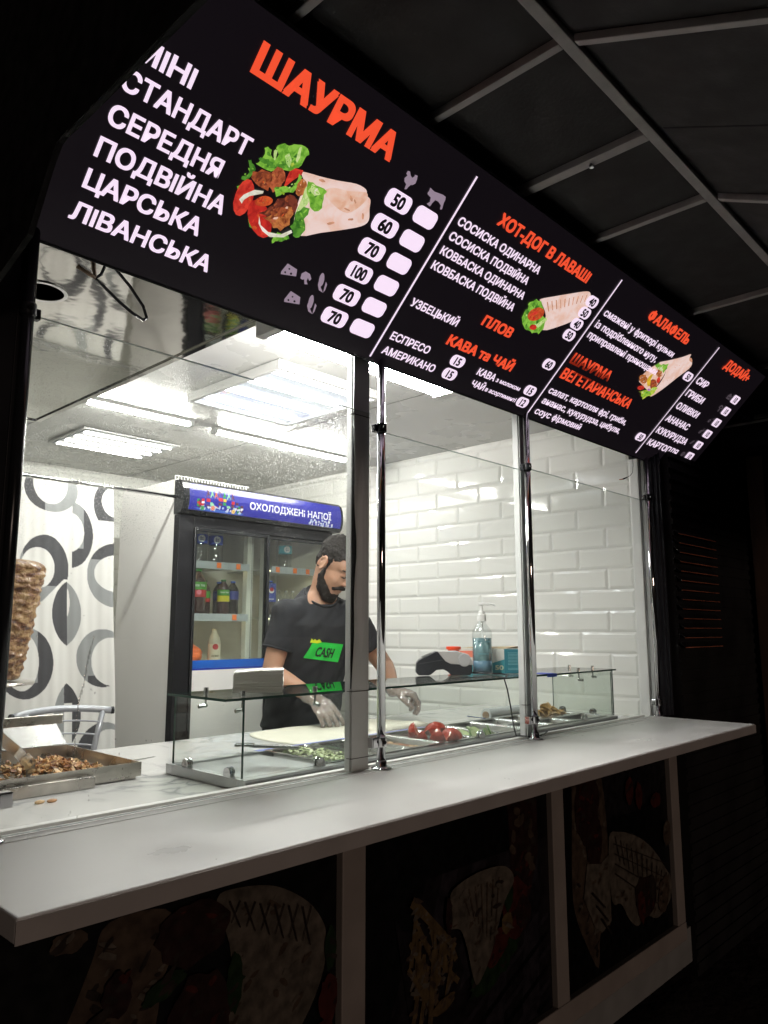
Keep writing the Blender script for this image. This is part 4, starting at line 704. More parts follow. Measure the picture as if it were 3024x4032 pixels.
# steel extraction hood over the spit
hood = thing('extraction_hood', 'polished steel extraction hood with a round black opening', 'extractor hood', (.95, 1.2, 2.45))
hx, hy, hr = .842, .765, .062
m = MB(); x0, x1, y0, y1 = .452, 1.405, .125, 2.20
N_ = 36; ring = [(hx+hr*math.cos(2*math.pi*k/N_), hy+hr*math.sin(2*math.pi*k/N_)) for k in range(N_)]
def sq(a):
    dx, dy = math.cos(a), math.sin(a); t_ = 1e9
    if dx > 1e-9: t_ = min(t_, (x1-hx)/dx)
    if dx < -1e-9: t_ = min(t_, (x0-hx)/dx)
    if dy > 1e-9: t_ = min(t_, (1.16-hy)/dy)
    if dy < -1e-9: t_ = min(t_, (y0-hy)/dy)
    return (hx+dx*t_, hy+dy*t_)
outr = [sq(2*math.pi*k/N_) for k in range(N_)]
for cx_, cy_ in ((x0, y0), (x1, y0), (x1, 1.16), (x0, 1.16)):
    k = min(range(N_), key=lambda k: (outr[k][0]-cx_)**2+(outr[k][1]-cy_)**2); outr[k] = (cx_, cy_)
m.loft([[(x, y, 2.472) for x, y in ring], [(x, y, 2.472) for x, y in outr]], cap=False)
m.poly([(x0, 1.163, 2.472), (x1, 1.163, 2.472), (x1, y1, 2.472), (x0, y1, 2.472)])
m.box(x1+.0005, x1+.022, y0, y1, 2.466, 2.506); m.box(x0, x1, y1+.0005, y1+.02, 2.466, 2.506); m.box(x0, x1, y0-.006, y0-.0005, 2.466, 2.506)
m.build('hood_plate', steel_mirror, hood, fix=False)
m = MB(); m.cyl((hx, hy, 2.4725), (hx, hy, 2.502), hr+.003, n=36); m.build('duct_opening', dark_gap, hood)
m = MB(); m.lathe((hx, hy, 2.4715), [(hr-.001, 0), (hr+.010, 0), (hr+.010, -.003), (hr-.001, -.003), (hr-.001, 0)], 36); m.build('opening_rim', steel, hood, smooth=False)
# ================================================================== INTERIOR
cnt = thing('marble_counter', 'grey veined marble laminate work counter inside the window', 'counter', (1.9, .6, .2))
m = MB(); m.box(.47, 3.376, .134, 1.03, ZM-.04, ZM); m.build('counter_top', marble_m, cnt, bevel=.003)
m = MB(); m.box(.5, 3.37, .2, .98, .2, ZM-.0405); m.build('counter_base', white_lam, cnt)

# fridge ------------------------------------------------------------
FX0, FX1, FY = 2.083, 3.195, 2.0
fr = thing('drinks_fridge', 'tall two door drinks fridge with blue lit header', 'fridge', (2.64, 2.3, .2))
m = MB(); m.box(FX0, FX0+.03, FY+.04, 2.62, .23, 2.262); m.box(FX1-.03, FX1, FY+.04, 2.62, .23, 2.262); m.box(FX0+.0305, FX1-.0305, FY+.04, 2.62, 2.16, 2.262); m.box(FX0+.0305, FX1-.0305, FY+.04, 2.62, .23, 1.26)
m.build('cabinet', fridge_white, fr, bevel=.004)
m = MB(); m.box(FX0+.031, FX1-.031, 2.55, 2.618, 1.2605, 2.1595); m.box(FX0+.031, FX0+.06, FY+.045, 2.5495, 1.2605, 2.1595); m.box(FX1-.06, FX1-.031, FY+.045, 2.5495, 1.2605, 2.1595); m.build('inner_lining', fridge_in, fr)
m = MB(); m.box(2.61, 2.65, 2.12, 2.16, 1.2605, 2.12); m.box(2.73, 2.76, 2.12, 2.16, 1.2605, 2.12); m.box(3.11, 3.13, 2.5, 2.545, 1.2605, 2.12); m.build('inner_post', mat('fridge_rack_white', (.62, .62, .55), .5), fr)
m = MB()
for z in [1.28+.014*i for i in range(58)]: m.box(2.638, 2.645, 2.1185, 2.1197, z, z+.007)
m.build('post_slots', dark_gap, fr)
m = MB()  # black front frame
m.box(FX0-.006, FX0+.085, FY-.012, FY+.039, .25, 2.07); m.box(FX1-.045, FX1+.002, FY-.012, FY+.039, .25, 2.045); m.box(FX0+.0855, FX1-.0455, FY-.010, FY+.039, 2.012, 2.07); m.box(FX0+.0855, FX1-.0455, FY-.010, FY+.039, .25, .30)
m.build('front_frame', black_m, fr, bevel=.004)
for x0, x1, y in ((FX0+.0862, 2.662, FY-.006), (2.648, FX1-.047, FY+.014)):
    m = MB(); m.box(x0, x0+.014, y-.014, y+.006, .302, 2.0105); m.box(x1-.020, x1, y-.014, y+.006, .302, 2.0105); m.box(x0+.0145, x1-.0205, y-.014, y+.006, 1.993, 2.0105); m.box(x0+.0145, x1-.0205, y-.014, y+.006, .302, .33)
    d = m.build('sliding_door', black_gl, fr, bevel=.002)
    m = MB(); m.box(x0+.0145, x1-.0205, y-.004, y, .3302, 1.9925); m.build('door_glass', glass_case, d)
    m = MB(); m.box(x0+.0145, x1-.0205, y-.0055, y-.0042, 1.285, 1.325); m.build('blue_band', mat('blue_vinyl', lin((30, 95, 190)), .35, var=.06), d)
    m = MB(); m.box(x0+.0145, x1-.0205, y-.0055, y-.0042, 1.275, 1.2846); m.build('dark_blue_band', mat('dark_blue_vinyl', lin((20, 50, 160)), .35), d)
    m = MB(); m.box(x0+.0145, x1-.0205, y-.0055, y-.0042, .3305, 1.2745); m.build('lower_panel', fridge_white, d)
for x0, x1, zs in ((2.175, 2.605, (1.835, 1.553, 1.29)), (2.765, 3.10, (1.835, 1.553, 1.29))):
    for z in zs:
        m = MB(); m.box(x0, x1, 2.105, 2.54, z-.006, z)
        s = m.build('shelf', mat('wire_shelf', (.55, .55, .50), .4, var=.1), fr)
        if z > 1.3:
            m = MB(); m.box(x0, x1, 2.092, 2.1045, z-.026, z+.014); m.build('shelf_lip', mat('shelf_lip_grey', (.42, .45, .47), .3, var=.08), s)
            for q in (.13, .52, .82) if z > 1.7 else (.12, .78):
                xx = x0+(x1-x0)*q; m = MB(); m.box(xx-.014, xx+.014, 2.090, 2.0915, z-.020, z+.010); m.build('price_tag', mat('orange_tag', lin((245, 120, 40)), .6), s)
warm_strip = emis('fridge_shelf_light', (1.0, .86, .55), 5.0)
for x0, x1, z in ((2.18, 2.60, 1.826), (2.77, 3.095, 1.826), (2.18, 2.60, 1.545), (2.77, 3.095, 1.545)):
    MB().box(x0, x1, 2.135, 2.147, z-.004, z+.0025).build('shelf_light', warm_strip, fr)
# curved header box, profile in (y, z)
HP = [(FY+.04, 2.073), (FY-.02, 2.076), (FY-.038, 2.095), (FY-.048, 2.13), (FY-.050, 2.165), (FY-.044, 2.205), (FY-.03, 2.236), (FY-.005, 2.252), (FY+.04, 2.256)]
def hy_(z):
    for (ya, za), (yb, zb) in zip(HP[1:], HP[2:]):
        if za <= z <= zb: return ya+(yb-ya)*(z-za)/(zb-za)
    return FY-.02
m = MB(); m.prism([(2.074, y, z) for y, z in HP], (.036, 0, 0)); m.prism([(3.184, y, z) for y, z in HP], (.018, 0, 0)); m.prism([(2.1105, y, z) for y, z in [HP[0], HP[1], HP[2], (HP[2][0]+.006, HP[2][1]+.001), (FY+.034, 2.09)]], (1.073, 0, 0)); m.prism([(2.1105, y, z) for y, z in [HP[6], HP[7], HP[8], (FY+.03, 2.240)]], (1.073, 0, 0))
hd = m.build('header_housing', black_gl, fr)
m = MB(); zz = [2.0965+(2.2355-2.0965)*i/12 for i in range(13)]
m.loft([[(2.1107, hy_(z)-.0006, z), (3.1837, hy_(z)-.0006, z)] for z in zz], cap=False, closed=False)
hp = m.build('header_panel', header_blue, hd, fix=False)
ht = emis('header_white_print', (.85, .86, .92), .75)
def hpt(x, z, k=1): return (x, hy_(z)-.0008-.0006*k, z)
m = MB(); put_text(m, 'ОХОЛОДЖЕНІ НАПОЇ', lambda x, z, e=0: hpt(x, z, 1+e), 2.492, 3.098, 2.138, .040, .022); m.build('header_text', ht, hp, fix=False)
# printed row of bottles, cans, fruit and ice
PB = {k: emis('header_'+n_, lin(c), .7) for k, n_, c in (('g', 'green', (40, 150, 70)), ('G', 'pale_green', (140, 200, 160)), ('o', 'orange', (240, 110, 40)), ('d', 'cola', (96, 52, 70)), ('r', 'red', (200, 45, 60)), ('i', 'ice', (190, 205, 235)), ('b', 'water_blue', (70, 110, 200)), ('y', 'yellow', (240, 190, 60)), ('w', 'white', (230, 232, 240)))}
pk = list(PB); m = MB()
def pr(c, pts, k): m.c = pk.index(c); m.poly([hpt(x, z, k) for x, z in pts])
def bottle2(x, z0, h, w, c, cap, lab=None):
    pr(c, [(x-w/2, z0), (x+w/2, z0), (x+w/2, z0+h*.6), (x+w*.2, z0+h*.8), (x+w*.18, z0+h*.94), (x-w*.18, z0+h*.94), (x-w*.2, z0+h*.8), (x-w/2, z0+h*.6)], 2)
    pr(cap, [(x-w*.2, z0+h*.94), (x+w*.2, z0+h*.94), (x+w*.2, z0+h), (x-w*.2, z0+h)], 2)
    if lab: pr(lab, [(x-w/2, z0+h*.25), (x+w/2, z0+h*.25), (x+w/2, z0+h*.45), (x-w/2, z0+h*.45)], 3)
pr('b', [(2.140, 2.110), (2.165, 2.100), (2.30, 2.0985), (2.44, 2.0985), (2.455, 2.104), (2.44, 2.112)], 1)
bottle2(2.222, 2.124, .088, .024, 'd', 'd', 'r'); bottle2(2.247, 2.127, .084, .023, 'G', 'g'); bottle2(2.272, 2.120, .088, .021, 'o', 'w', None); bottle2(2.298, 2.135, .092, .025, 'd', 'w', 'r'); bottle2(2.325, 2.138, .078, .019, 'g', 'g', 'y'); bottle2(2.352, 2.126, .088, .024, 'G', 'r'); bottle2(2.378, 2.130, .080, .019, 'd', 'r', 'r')
for x, z, c, c2 in ((2.163, 2.118, 'g', 'r'), (2.172, 2.112, 'd', 'r'), (2.190, 2.122, 'r', 'w'), (2.405, 2.124, 'd', 'b'), (2.417, 2.106, 'g', 'w'), (2.437, 2.112, 'd', 'w')):
    pr(c, [(x-.0085, z), (x+.0085, z), (x+.0085, z+.038), (x-.0085, z+.038)], 3); pr(c2, [(x-.0085, z+.012), (x+.0085, z+.014), (x+.0085, z+.024), (x-.0085, z+.022)], 4)
for i in range(34):
    x = 2.18+rng.random()*.26; z = 2.106+rng.random()*.020; s_ = rng.uniform(.005, .010); pr('i' if i % 3 else 'w', [(x+s_*math.cos(a), z+s_*math.sin(a)) for a in [rng.random()+k*1.57 for k in range(4)]], 4)
for x, z, c in ((2.253, 2.116, 'o'), (2.384, 2.112, 'y'), (2.19, 2.110, 'g')): pr(c, arc_ell(x, z, .012, .012, 12), 5); pr('w' if c != 'g' else 'G', arc_ell(x, z, .008, .008, 10), 5.4); pr(c, arc_ell(x, z, .0065, .0065, 10), 5.8)
for i in range(26):
    x = 2.940+(i % 9)*.0205+rng.uniform(-.007, .007); z = 2.102+(i//9)*.011+rng.uniform(-.004, .004); s_ = rng.uniform(.006, .011); pr('w' if i % 2 else 'i', [(x+s_*math.cos(a), z+s_*math.sin(a)) for a in [rng.random()+k*1.57 for k in range(4)]], 2+i*.1)
m.build('header_picture', [PB[k] for k in pk], hp, fix=False)
m = MB()
for i in range(26): x = 2.09+i*.0182; m.box(x, x+.004, FY+.066, FY+.070, 2.2625, 2.284)
m.box(2.088, 2.566, FY+.066, FY+.070, 2.2842, 2.2875); m.box(2.088, 2.566, FY+.062, FY+.074, 2.2621, 2.2624)
tag(m.build('wire_rack', white_pl, None, loc=(2.3, FY+.07, 2.262)), 'white wire rack standing on top of the drinks fridge', 'rack')

# drinks --------------------------------------------------------------
def clear(n, c, r=.05): return glass(n, c, .08)
pet = glass('clear_bottle_plastic', (.90, .92, .93), .09)
def bottle(name, lab, cat, x, y, z0, h, r, body, capm, labels, group=None, neck=.30, liquid=None):
    t = thing(name, lab, cat, (x, y, z0), group)
    m = MB(); rc = r*.36
    prof = [(.001, .001), (r*.9, .001), (r, .008), (r, h*.30), (r*.94, h*.34), (r, h*.38), (r, h*(1-neck)), (r*.8, h*(1-neck*.7)), (rc, h*(1-neck*.28)), (rc, h*.955), (.001, h*.955)]
    m.lathe((x, y, z0), prof, 20); b = m.build('bottle_body', body, t, smooth=True)
    m = MB(); m.lathe((x, y, z0), [(.001, h*.957), (rc*1.18, h*.957), (rc*1.18, h), (.001, h)], 16); m.build('cap', capm, t)
    if liquid:
        m = MB(); m.lathe((x, y, z0), [(.001, .004)]+[(max(q-.0025, .001), min(zq, h*liquid[1])) for q, zq in prof[1:] if zq <= h*liquid[1]]+[(r*.9, h*liquid[1]), (.001, h*liquid[1])], 20); m.build('liquid', liquid[0], t, smooth=True)
    for za, zb, mt in labels:
        m = MB(); m.loft([[(x+(r+.0008)*math.cos(2*math.pi*k/24), y+(r+.0008)*math.sin(2*math.pi*k/24), z0+h*z_) for k in range(24)] for z_ in (za, zb)], cap=False); m.build('bottle_label', mt, t, smooth=True, fix=False)
    return t
def disc_text(t, x, y, z, r, rad, lines, discm, txtm, ang=-1.95, cap=.008):
    """round mark with small lettering on the bottle side that faces the window"""
    def pl(u, v, k):
        a = ang+u/r; return (x+(r+k)*math.cos(a), y+(r+k)*math.sin(a), z+v)
    if discm:
        m = MB(); m.poly([pl(rad*math.cos(q*.35), rad*math.sin(q*.35), .0016) for q in range(18)]); m.build('label_mark', discm, t, fix=False)
    for i, s in enumerate(lines):
        m = MB(); v, f = text_mesh(s, .02); w = (max(q[0] for q in v)-min(q[0] for q in v))*cap/cap_height(.02)
        put_text(m, s, lambda u, q, e=0: pl(u, q, .0026+e*.001), -w/2, w/2, (len(lines)/2-i-1)*cap*1.15, cap, .02); m.build('label_text', txtm, t, fix=False)
blue_l = color_mat('blue_label', (60, 80, 170), .4); teal_l = color_mat('teal_label', (80, 170, 185), .4); white_l = color_mat('white_label', (225, 228, 230), .5); navy_t = color_mat('navy_print', (40, 50, 110), .5)
green_l = color_mat('green_label', (70, 150, 45), .4); red_l = color_mat('red_label', (190, 40, 45), .4); yel_l = color_mat('yellow_label', (215, 205, 40), .4); green_c = color_mat('green_cap', (30, 120, 50), .4); blue_c = color_mat('blue_cap', (50, 90, 190), .4)
tea = mat('dark_tea', (.035, .010, .008), .12, coat=.5); cola = mat('cola', (.012, .008, .008), .12, coat=.5); kefir_w = mat('milky_drink', (.55, .51, .40), .3)
FYB = 2.17
for x, lab in ((2.325, 'water bottle with blue label at the left on the top fridge shelf'), (2.425, 'water bottle with blue label nearest the door bar on the top shelf')):
    t = bottle('water_bottle', lab, 'bottle', x, FYB, 1.836, .205, .040, pet, blue_c, [(.56, .80, blue_l)], 'water bottles in the fridge', neck=.16)
    disc_text(t, x, FYB, 1.836+.205*.68, .041, .020, ('bon', 'aqua'), white_l, navy_t)
t = bottle('water_bottle', 'water bottle with teal label alone on the right top shelf', 'bottle', 2.925, FYB, 1.836, .20, .040, pet, color_mat('teal_cap', (90, 180, 195), .4), [(.50, .74, teal_l)], 'water bottles in the fridge', neck=.2)
disc_text(t, 2.925, FYB, 1.836+.20*.62, .041, .020, ('bon', 'aqua'), white_l, navy_t)
t = bottle('tea_bottle', 'large red and green labelled tea bottle on the middle shelf', 'bottle', 2.318, FYB, 1.554, .255, .047, tea, green_c, [(.40, .55, red_l), (.555, .72, green_l)], 'tea bottles in the fridge', neck=.27)
disc_text(t, 2.318, FYB, 1.554+.255*.66, .048, .02, ('fuze tea',), None, white_l, cap=.016); disc_text(t, 2.318, FYB, 1.554+.255*.50, .048, .014, (), color_mat('pink_print', (235, 130, 150), .5), white_l)
t = bottle('tea_bottle', 'smaller tea bottle with yellow and green label and green cap', 'bottle', 2.487, FYB, 1.554, .205, .034, tea, green_c, [(.40, .56, yel_l), (.565, .72, green_l)], 'tea bottles in the fridge', neck=.26)
disc_text(t, 2.487, FYB, 1.554+.205*.66, .035, .02, ('fuze tea',), None, white_l, cap=.011)
bottle('tea_bottle', 'tea bottle half hidden between the larger tea bottle and the yellow labelled one', 'bottle', 2.408, 2.24, 1.554, .20, .034, tea, green_c, [(.40, .5, red_l), (.505, .70, green_l)], 'tea bottles in the fridge', neck=.26)
for x, y, lab in ((2.375, 2.33, 'dark cola bottle at the back left of the middle shelf'), (2.46, 2.34, 'dark cola bottle at the back behind the yellow labelled tea'), (2.565, 2.19, 'dark cola bottle with blue label beside the inner fridge post'), (2.545, 2.30, 'dark cola bottle at the back behind the one beside the inner post')):
    bottle('cola_bottle', lab, 'bottle', x, y, 1.554, .20, .033, cola, blue_c, [(.48, .72, color_mat('deep_blue_label', (30, 45, 130), .4))], 'cola bottles in the fridge', neck=.25)
t = bottle('cola_bottle', 'cola bottle with blue label and red wave behind the right fridge door', 'bottle', 2.815, FYB, 1.554, .215, .036, cola, blue_c, [(.42, .92, color_mat('cola_blue_label', (40, 60, 150), .4))], 'cola bottles in the fridge', neck=.14)
disc_text(t, 2.815, FYB, 1.554+.215*.72, .037, .016, (), white_l, white_l); disc_text(t, 2.815, FYB, 1.554+.215*.75, .0385, .012, (), red_l, white_l); disc_text(t, 2.815, FYB, 1.554+.215*.50, .037, .01, ('pepsi',), None, white_l, cap=.010)
for i in range(4):
    tt = bottle('small_bottle', 'small clear bottle with silver cap behind the right fridge door', 'bottle', 2.90+i*.055, 2.26, 1.554, .165, .024, pet, alu, [(.3, .55, white_l)], 'small silver capped bottles in the fridge', neck=.3)
t = bottle('kefir_bottle', 'white kefir bottle with cream label on the bottom fridge shelf', 'bottle', 2.438, FYB, 1.291, .195, .034, kefir_w, color_mat('cream_cap', (215, 200, 170), .5), [(.10, .58, color_mat('cream_label', (225, 215, 190), .5))], neck=.34)
disc_text(t, 2.438, FYB, 1.291+.195*.50, .035, .016, (), red_l, white_l); disc_text(t, 2.438, FYB, 1.291+.195*.25, .035, .02, ('КЕФІР',), None, color_mat('olive_print', (80, 75, 50), .6), cap=.010)
m = MB(); m.ell((2.285, 2.24, 1.345), (.105, 0, 0), (0, .10, 0), (0, 0, .065), 24, 16)
bg = fuse(m, .008, 2, [(cloud('bag_cloud', .05), .03)])
tag(link_mesh('orange_bag', bg, mat('orange_plastic_bag', lin((245, 120, 60)), .35, var=.2, vscale=30, bump=.5, bscale=60), None, True, loc=(2.285, 2.24, 1.29)), 'crumpled orange plastic bag on the bottom fridge shelf', 'bag')

# curtain and rod -----------------------------------------------------
def ring_pat(u, v):
    """curtain print: 0 white, 1 mid grey, 2 dark; u, v in print units (u to the right, v downward)"""
    def el(cx, cy_, rx, ry): return ((u-cx)/rx)**2+((v-cy_)/ry)**2 < 1
    def ann(cx, cy_, rx, ry, ix, iy, irx, iry, dark):
        if el(cx, cy_, rx, ry) and not el(ix, iy, irx, iry): return 2 if dark(u, v) else 1
        return 0
    for q in (ann(350, 905, 188, 272, 298, 900, 126, 162, lambda a, b: b < 1040 and (a > 190)) if v < 985 or u < 500-(v-985)*.95 else 0,
              ann(400, 250, 205, 190, 392, 205, 132, 172, lambda a, b: a < 345),
              ann(900, 930, 218, 272, 910, 915, 172, 155, lambda a, b: b < 800),
              ann(800, 1625, 205, 240, 868, 1655, 160, 200, lambda a, b: b > 1770 and a > 680),
              ann(215, 1650, 198, 275, 190, 1640, 118, 222, lambda a, b: a > 300 or b > 1800),
              ann(550, 610, 175, 275, 535, 590, 118, 165, lambda a, b: a > 650 or b > 720) if v < 885 and (u > 560) else 0,
              ann(860, 330, 130, 200, 905, 300, 110, 130, lambda a, b: True) if v < 470 else 0):
        if q: return q
    if ((u-640)/235)**2+((v-1260)/300)**2 < 1 and ((u-410)/225)**2+((v-1260)/300)**2 < 1:
        if u < 530: return 2
        return 0 if ((u-520)/28)**2+((v-1170)/120)**2 < 1 else 1
    if ((u-640)/225)**2+((v-2080)/310)**2 < 1 and ((u-400)/225)**2+((v-2080)/310)**2 < 1: return 1 if u < 500 else (2 if u > 560 or v < 1980 else 0)
    w = v-2120
    if v > 2050 and el(330, 2330, 190, 215) and not el(300, 2390, 128, 165): return 2
    if v > 2080 and el(800, 2420, 210, 270) and not el(840, 2400, 140, 190): return 2 if u < 760 else 1
    return 0
nu, nv = 240, 430; CU0, CU1, CV0, CV1 = -120, 893, 185, 2700
vs = []; fs = []; cols = []
for j in range(nv+1):
    v = CV0+(CV1-CV0)*j/nv; z = 2.150-(v-CV0)*(2.150-1.216)/(1866-CV0)
    for i in range(nu+1):
        u = CU0+(CU1-CU0)*i/nu; x = 1.318+(u-230)*(1.715-1.318)/665
        x += .00004*(v-CV0)*.9; f_ = .35+.65*min(1, (v-CV0)/500); y = 2.0+f_*(.0026*math.sin(u*.027+.8*math.sin(v*.002))+.006*math.sin(u*.0115+1.3)+.0008*math.sin(u*.083+v*.001))
        x += .006*math.sin(v*.004)*(u/900)*.5
        vs.append((x, y, z)); cols.append(ring_pat(u, v))
fs = [(j*(nu+1)+i, j*(nu+1)+i+1, (j+1)*(nu+1)+i+1, (j+1)*(nu+1)+i) for j in range(nv) for i in range(nu)]
me = bpy.data.meshes.new('curtain'); me.from_pydata(vs, [], fs)
ca = me.color_attributes.new('print', 'FLOAT_COLOR', 'POINT')
CC = {0: (.72, .71, .68, 1), 1: (.27, .28, .28, 1), 2: (.055, .055, .06, 1)}
for i, c in enumerate(cols): ca.data[i].color = CC[c]
cm = mat('printed_curtain', (.7, .7, .7), .6); nt = cm.node_tree; vc = nt.nodes.new('ShaderNodeVertexColor'); vc.layer_name = 'print'; nt.links.new(vc.outputs['Color'], nt.nodes['Principled BSDF'].inputs['Base Color'])
tag(link_mesh('shower_curtain', me, cm, None, True, loc=(1.3, 2.0, 2.15)), 'white curtain printed with grey and black rings hanging by the back wall', 'curtain')
rod = MB(); rod.cyl((.452, 2.03, 2.168), (2.082, 2.03, 2.165), .009, n=14); rodo = rod.build('curtain_rod', chrome, None, smooth=True, loc=(1.3, 2.03, 2.166)); tag(rodo, 'thin steel curtain rod running to the fridge side', 'curtain rod')
for x in (1.16, 1.24, 1.330, 1.42, 1.52, 1.555, 1.61, 1.68):
    m = MB(); m.tube([(x+.003*math.cos(a), 2.027+.018*math.cos(a), 2.160+.020*math.sin(a)) for a in [2*math.pi*k/16 for k in range(17)]], .0018, 6)
    tag(m.build('curtain_ring', white_pl, None, smooth=True, loc=(x, 2.03, 2.16)), 'small white plastic ring holding the curtain on its rod', 'curtain ring', 'plastic rings on the curtain rod')

# doner spit, tray, tongs ----------------------------------------------
sp = thing('meat_spit', 'vertical spit of browned stacked meat at the near end', 'meat spit', (.742, .70, 1.34))
SX, SY = .742, .70
m = MB(); rings = []
NZ, NA = 120, 96
for j in range(NZ+1):
    t_ = j/NZ; z = 1.352+.312*t_; r0 = .078+.052*t_**.8
    if t_ > .93: r0 *= math.sqrt(max(0.02, 1-((t_-.93)/.07)**2*.75))
    ring = []
    for i in range(NA):
        a = 2*math.pi*i/NA
        lay = .5+.5*math.sin(z*330+3*noise.noise((math.cos(a)*2, math.sin(a)*2, z*8)))
        d = .008*noise.noise((math.cos(a)*3, math.sin(a)*3, z*20))+.006*noise.noise((math.cos(a)*8, math.sin(a)*8, z*70))+.0012*lay+.010*max(0, noise.noise((math.cos(a)*7+9, math.sin(a)*7, z*75))-.12)
        if t_ > .80: d += .008*noise.noise((math.cos(a)*2+3, math.sin(a)*2, 4+z*14))
        ring.append((SX+(r0+d)*math.cos(a), SY+(r0+d)*math.sin(a), z+.004*noise.noise((math.cos(a)*6, math.sin(a)*6, z*40))))
    rings.append(ring)
m.loft(rings)
mm = mat('roast_meat', (.30, .17, .08), .42, bump=.6, bscale=110, coat=.15)
nt = mm.node_tree; N = nt.nodes; L = nt.links; tc = N.new('ShaderNodeTexCoord'); mp = N.new('ShaderNodeMapping'); mp.inputs['Scale'].default_value = (1, 1, 2.6); L.new(tc.outputs['Object'], mp.inputs['Vector'])
no = N.new('ShaderNodeTexNoise'); no.inputs['Scale'].default_value = 26; no.inputs['Detail'].default_value = 7; no.inputs['Roughness'].default_value = .7; L.new(mp.outputs['Vector'], no.inputs['Vector'])
cr = N.new('ShaderNodeValToRGB'); e = cr.color_ramp.elements; e[0].position = .34; e[0].color = (.045, .014, .010, 1); e[1].position = .68; e[1].color = (.55, .36, .19, 1)
for pos, c in ((.42, (.16, .065, .03, 1)), (.50, (.32, .18, .085, 1)), (.58, (.42, .27, .13, 1))): q = e.new(pos); q.color = c
L.new(no.outputs['Fac'], cr.inputs[0]); L.new(cr.outputs[0], N['Principled BSDF'].inputs['Base Color'])
m.build('meat_cone', mm, sp, smooth=True)
m = MB(); m.lathe((SX, SY, 1.338), [(.001, 0), (.120, 0), (.122, .004), (.120, .008), (.001, .008)], 40); m.build('drip_plate', steel_dirty, sp, smooth=False)
m = MB(); m.cyl((SX, SY, 1.135), (SX, SY, 1.72), .007, n=12); m.build('spit_rod', steel, sp)
# grill body behind the spit
gr = thing('spit_grill', 'stainless spit grill body behind the meat and its tray', 'grill', (.7, .97, ZM))
m = MB(); m.prism([(.50, .925, 1.136), (.50, 1.01, 1.19), (.50, 1.012, 1.187), (.50, .928, 1.132)], (.575, 0, 0)); m.build('drip_apron', steel, gr)
m = MB(); m.box(.50, 1.03, .86, .874, 1.205, 1.232); m.box(.50, .53, .874, .95, 1.205, 1.232); m.build('guard_bar', steel_dirty, gr, bevel=.002)
m = MB(); m.box(.49, .66, .93, 1.02, ZM+.0005, 1.75); m.build('burner_housing', steel_dirty, gr, bevel=.004)
tr = thing('meat_tray', 'square stainless tray holding chopped browned meat', 'tray', (.83, .70, ZM))
TX0, TX1, TY0, TY1, TZ = .50, 1.075, .474, .92, 1.134
m = MB(); b_ = ZM+.010; th = .002
m.box(TX0, TX1, TY0, TY1, b_-.002, b_)
m.box(TX0, TX1, TY0, TY0+th, b_+.0002, TZ); m.box(TX0, TX1, TY1-th, TY1, b_+.0002, TZ); m.box(TX0, TX0+th, TY0+th, TY1-th, b_+.0002, TZ); m.box(TX1-th, TX1, TY0+th, TY1-th, b_+.0002, TZ-.001)
m.box(TX0+.01, TX1-.01, TY0+.01, TY1-.01, ZM+.0005, b_-.0022)
m.build('tray_pan', steel_dirty, tr)
m = MB(); m.prism([(TX1+.0002, TY0+.03, TZ-.002), (TX1+.062, TY0+.036, TZ+.001), (TX1+.0002, TY0+.048, TZ-.002)], (0, 0, .0015)); m.build('corner_tab', steel, tr)
m = MB(); m.box(TX0, .935, .445, TY0-.0005, ZM+.0008, ZM+.029); m.build('front_ledge', steel_dirty, tr, bevel=.002)
meat_cols = [mat('browned_scrap', (.42, .21, .08), .5, var=.5, vscale=90), mat('pale_scrap', (.60, .40, .20), .5, var=.4, vscale=90), mat('dark_scrap', (.22, .09, .04), .5, var=.5, vscale=90)]
m = MB()
for i in range(720):
    if i < 600: a, d = rng.random()*6.28, abs(rng.gauss(0, 1)); x, y = .93+.062*d*math.cos(a), .70+.075*d*math.sin(a); hgt = max(0, .030-.017*d)*rng.random()
    else: x, y, hgt = rng.uniform(.55, 1.05), rng.uniform(.50, .90), 0
    if not (TX0+.03 < x < TX1-.02 and TY0+.02 < y < TY1-.02): continue
    L_, w, h = rng.uniform(.004, .017), rng.uniform(.003, .009), rng.uniform(.0012, .0035)
    a = rng.random()*3.14; t_ = rng.uniform(-.7, .7); ax = Vector((math.cos(a), math.sin(a), t_)).normalized(); ay = Vector((-math.sin(a), math.cos(a), rng.uniform(-.7, .7))).normalized(); az = ax.cross(ay)*h
    nk = rng.randint(5, 8); rim = [(rng.uniform(.55, 1.25), 2*math.pi*(q+rng.uniform(-.25, .25))/nk) for q in range(nk)]; cc = Vector((x, y, b_+.005+hgt)); bend = rng.uniform(-.006, .006)
    pts_ = [cc+ax*L_*r1*math.cos(q)+ay*w*r1*math.sin(q)+Vector((0, 0, bend*(math.cos(q)**2))) for r1, q in rim]
    m.c = rng.choice((0, 0, 1, 1, 1, 2)); m.loft([[p-az*.6 for p in pts_], [p+az+Vector((rng.uniform(-.001, .001), rng.uniform(-.001, .001), 0)) for p in pts_]])
mo = m.build('chopped_meat', meat_cols, None, smooth=False, loc=(.93, .7, b_)); tag(mo, 'heap of chopped browned meat scraps lying in the steel tray', 'meat', kind='stuff')
for x, y, lab in ((.768, .372, 'pale meat scrap dropped on the marble counter near the tray ledge'), (.793, .366, 'browner meat scrap dropped on the marble counter beside the pale one')):
    m = MB(); m.ell((x, y, ZM+.004), (.012, .002, 0), (-.001, .006, .001), (0, 0, .004), 10, 7); m.ell((x+.008, y+.002, ZM+.003), (.006, .002, .001), (-.001, .005, 0), (0, 0, .003), 8, 6)
    tag(m.build('meat_scrap', meat_cols[0 if 'brown' in lab else 1], None, loc=(x, y, ZM)), lab, 'meat scrap', 'meat scraps dropped on the counter')
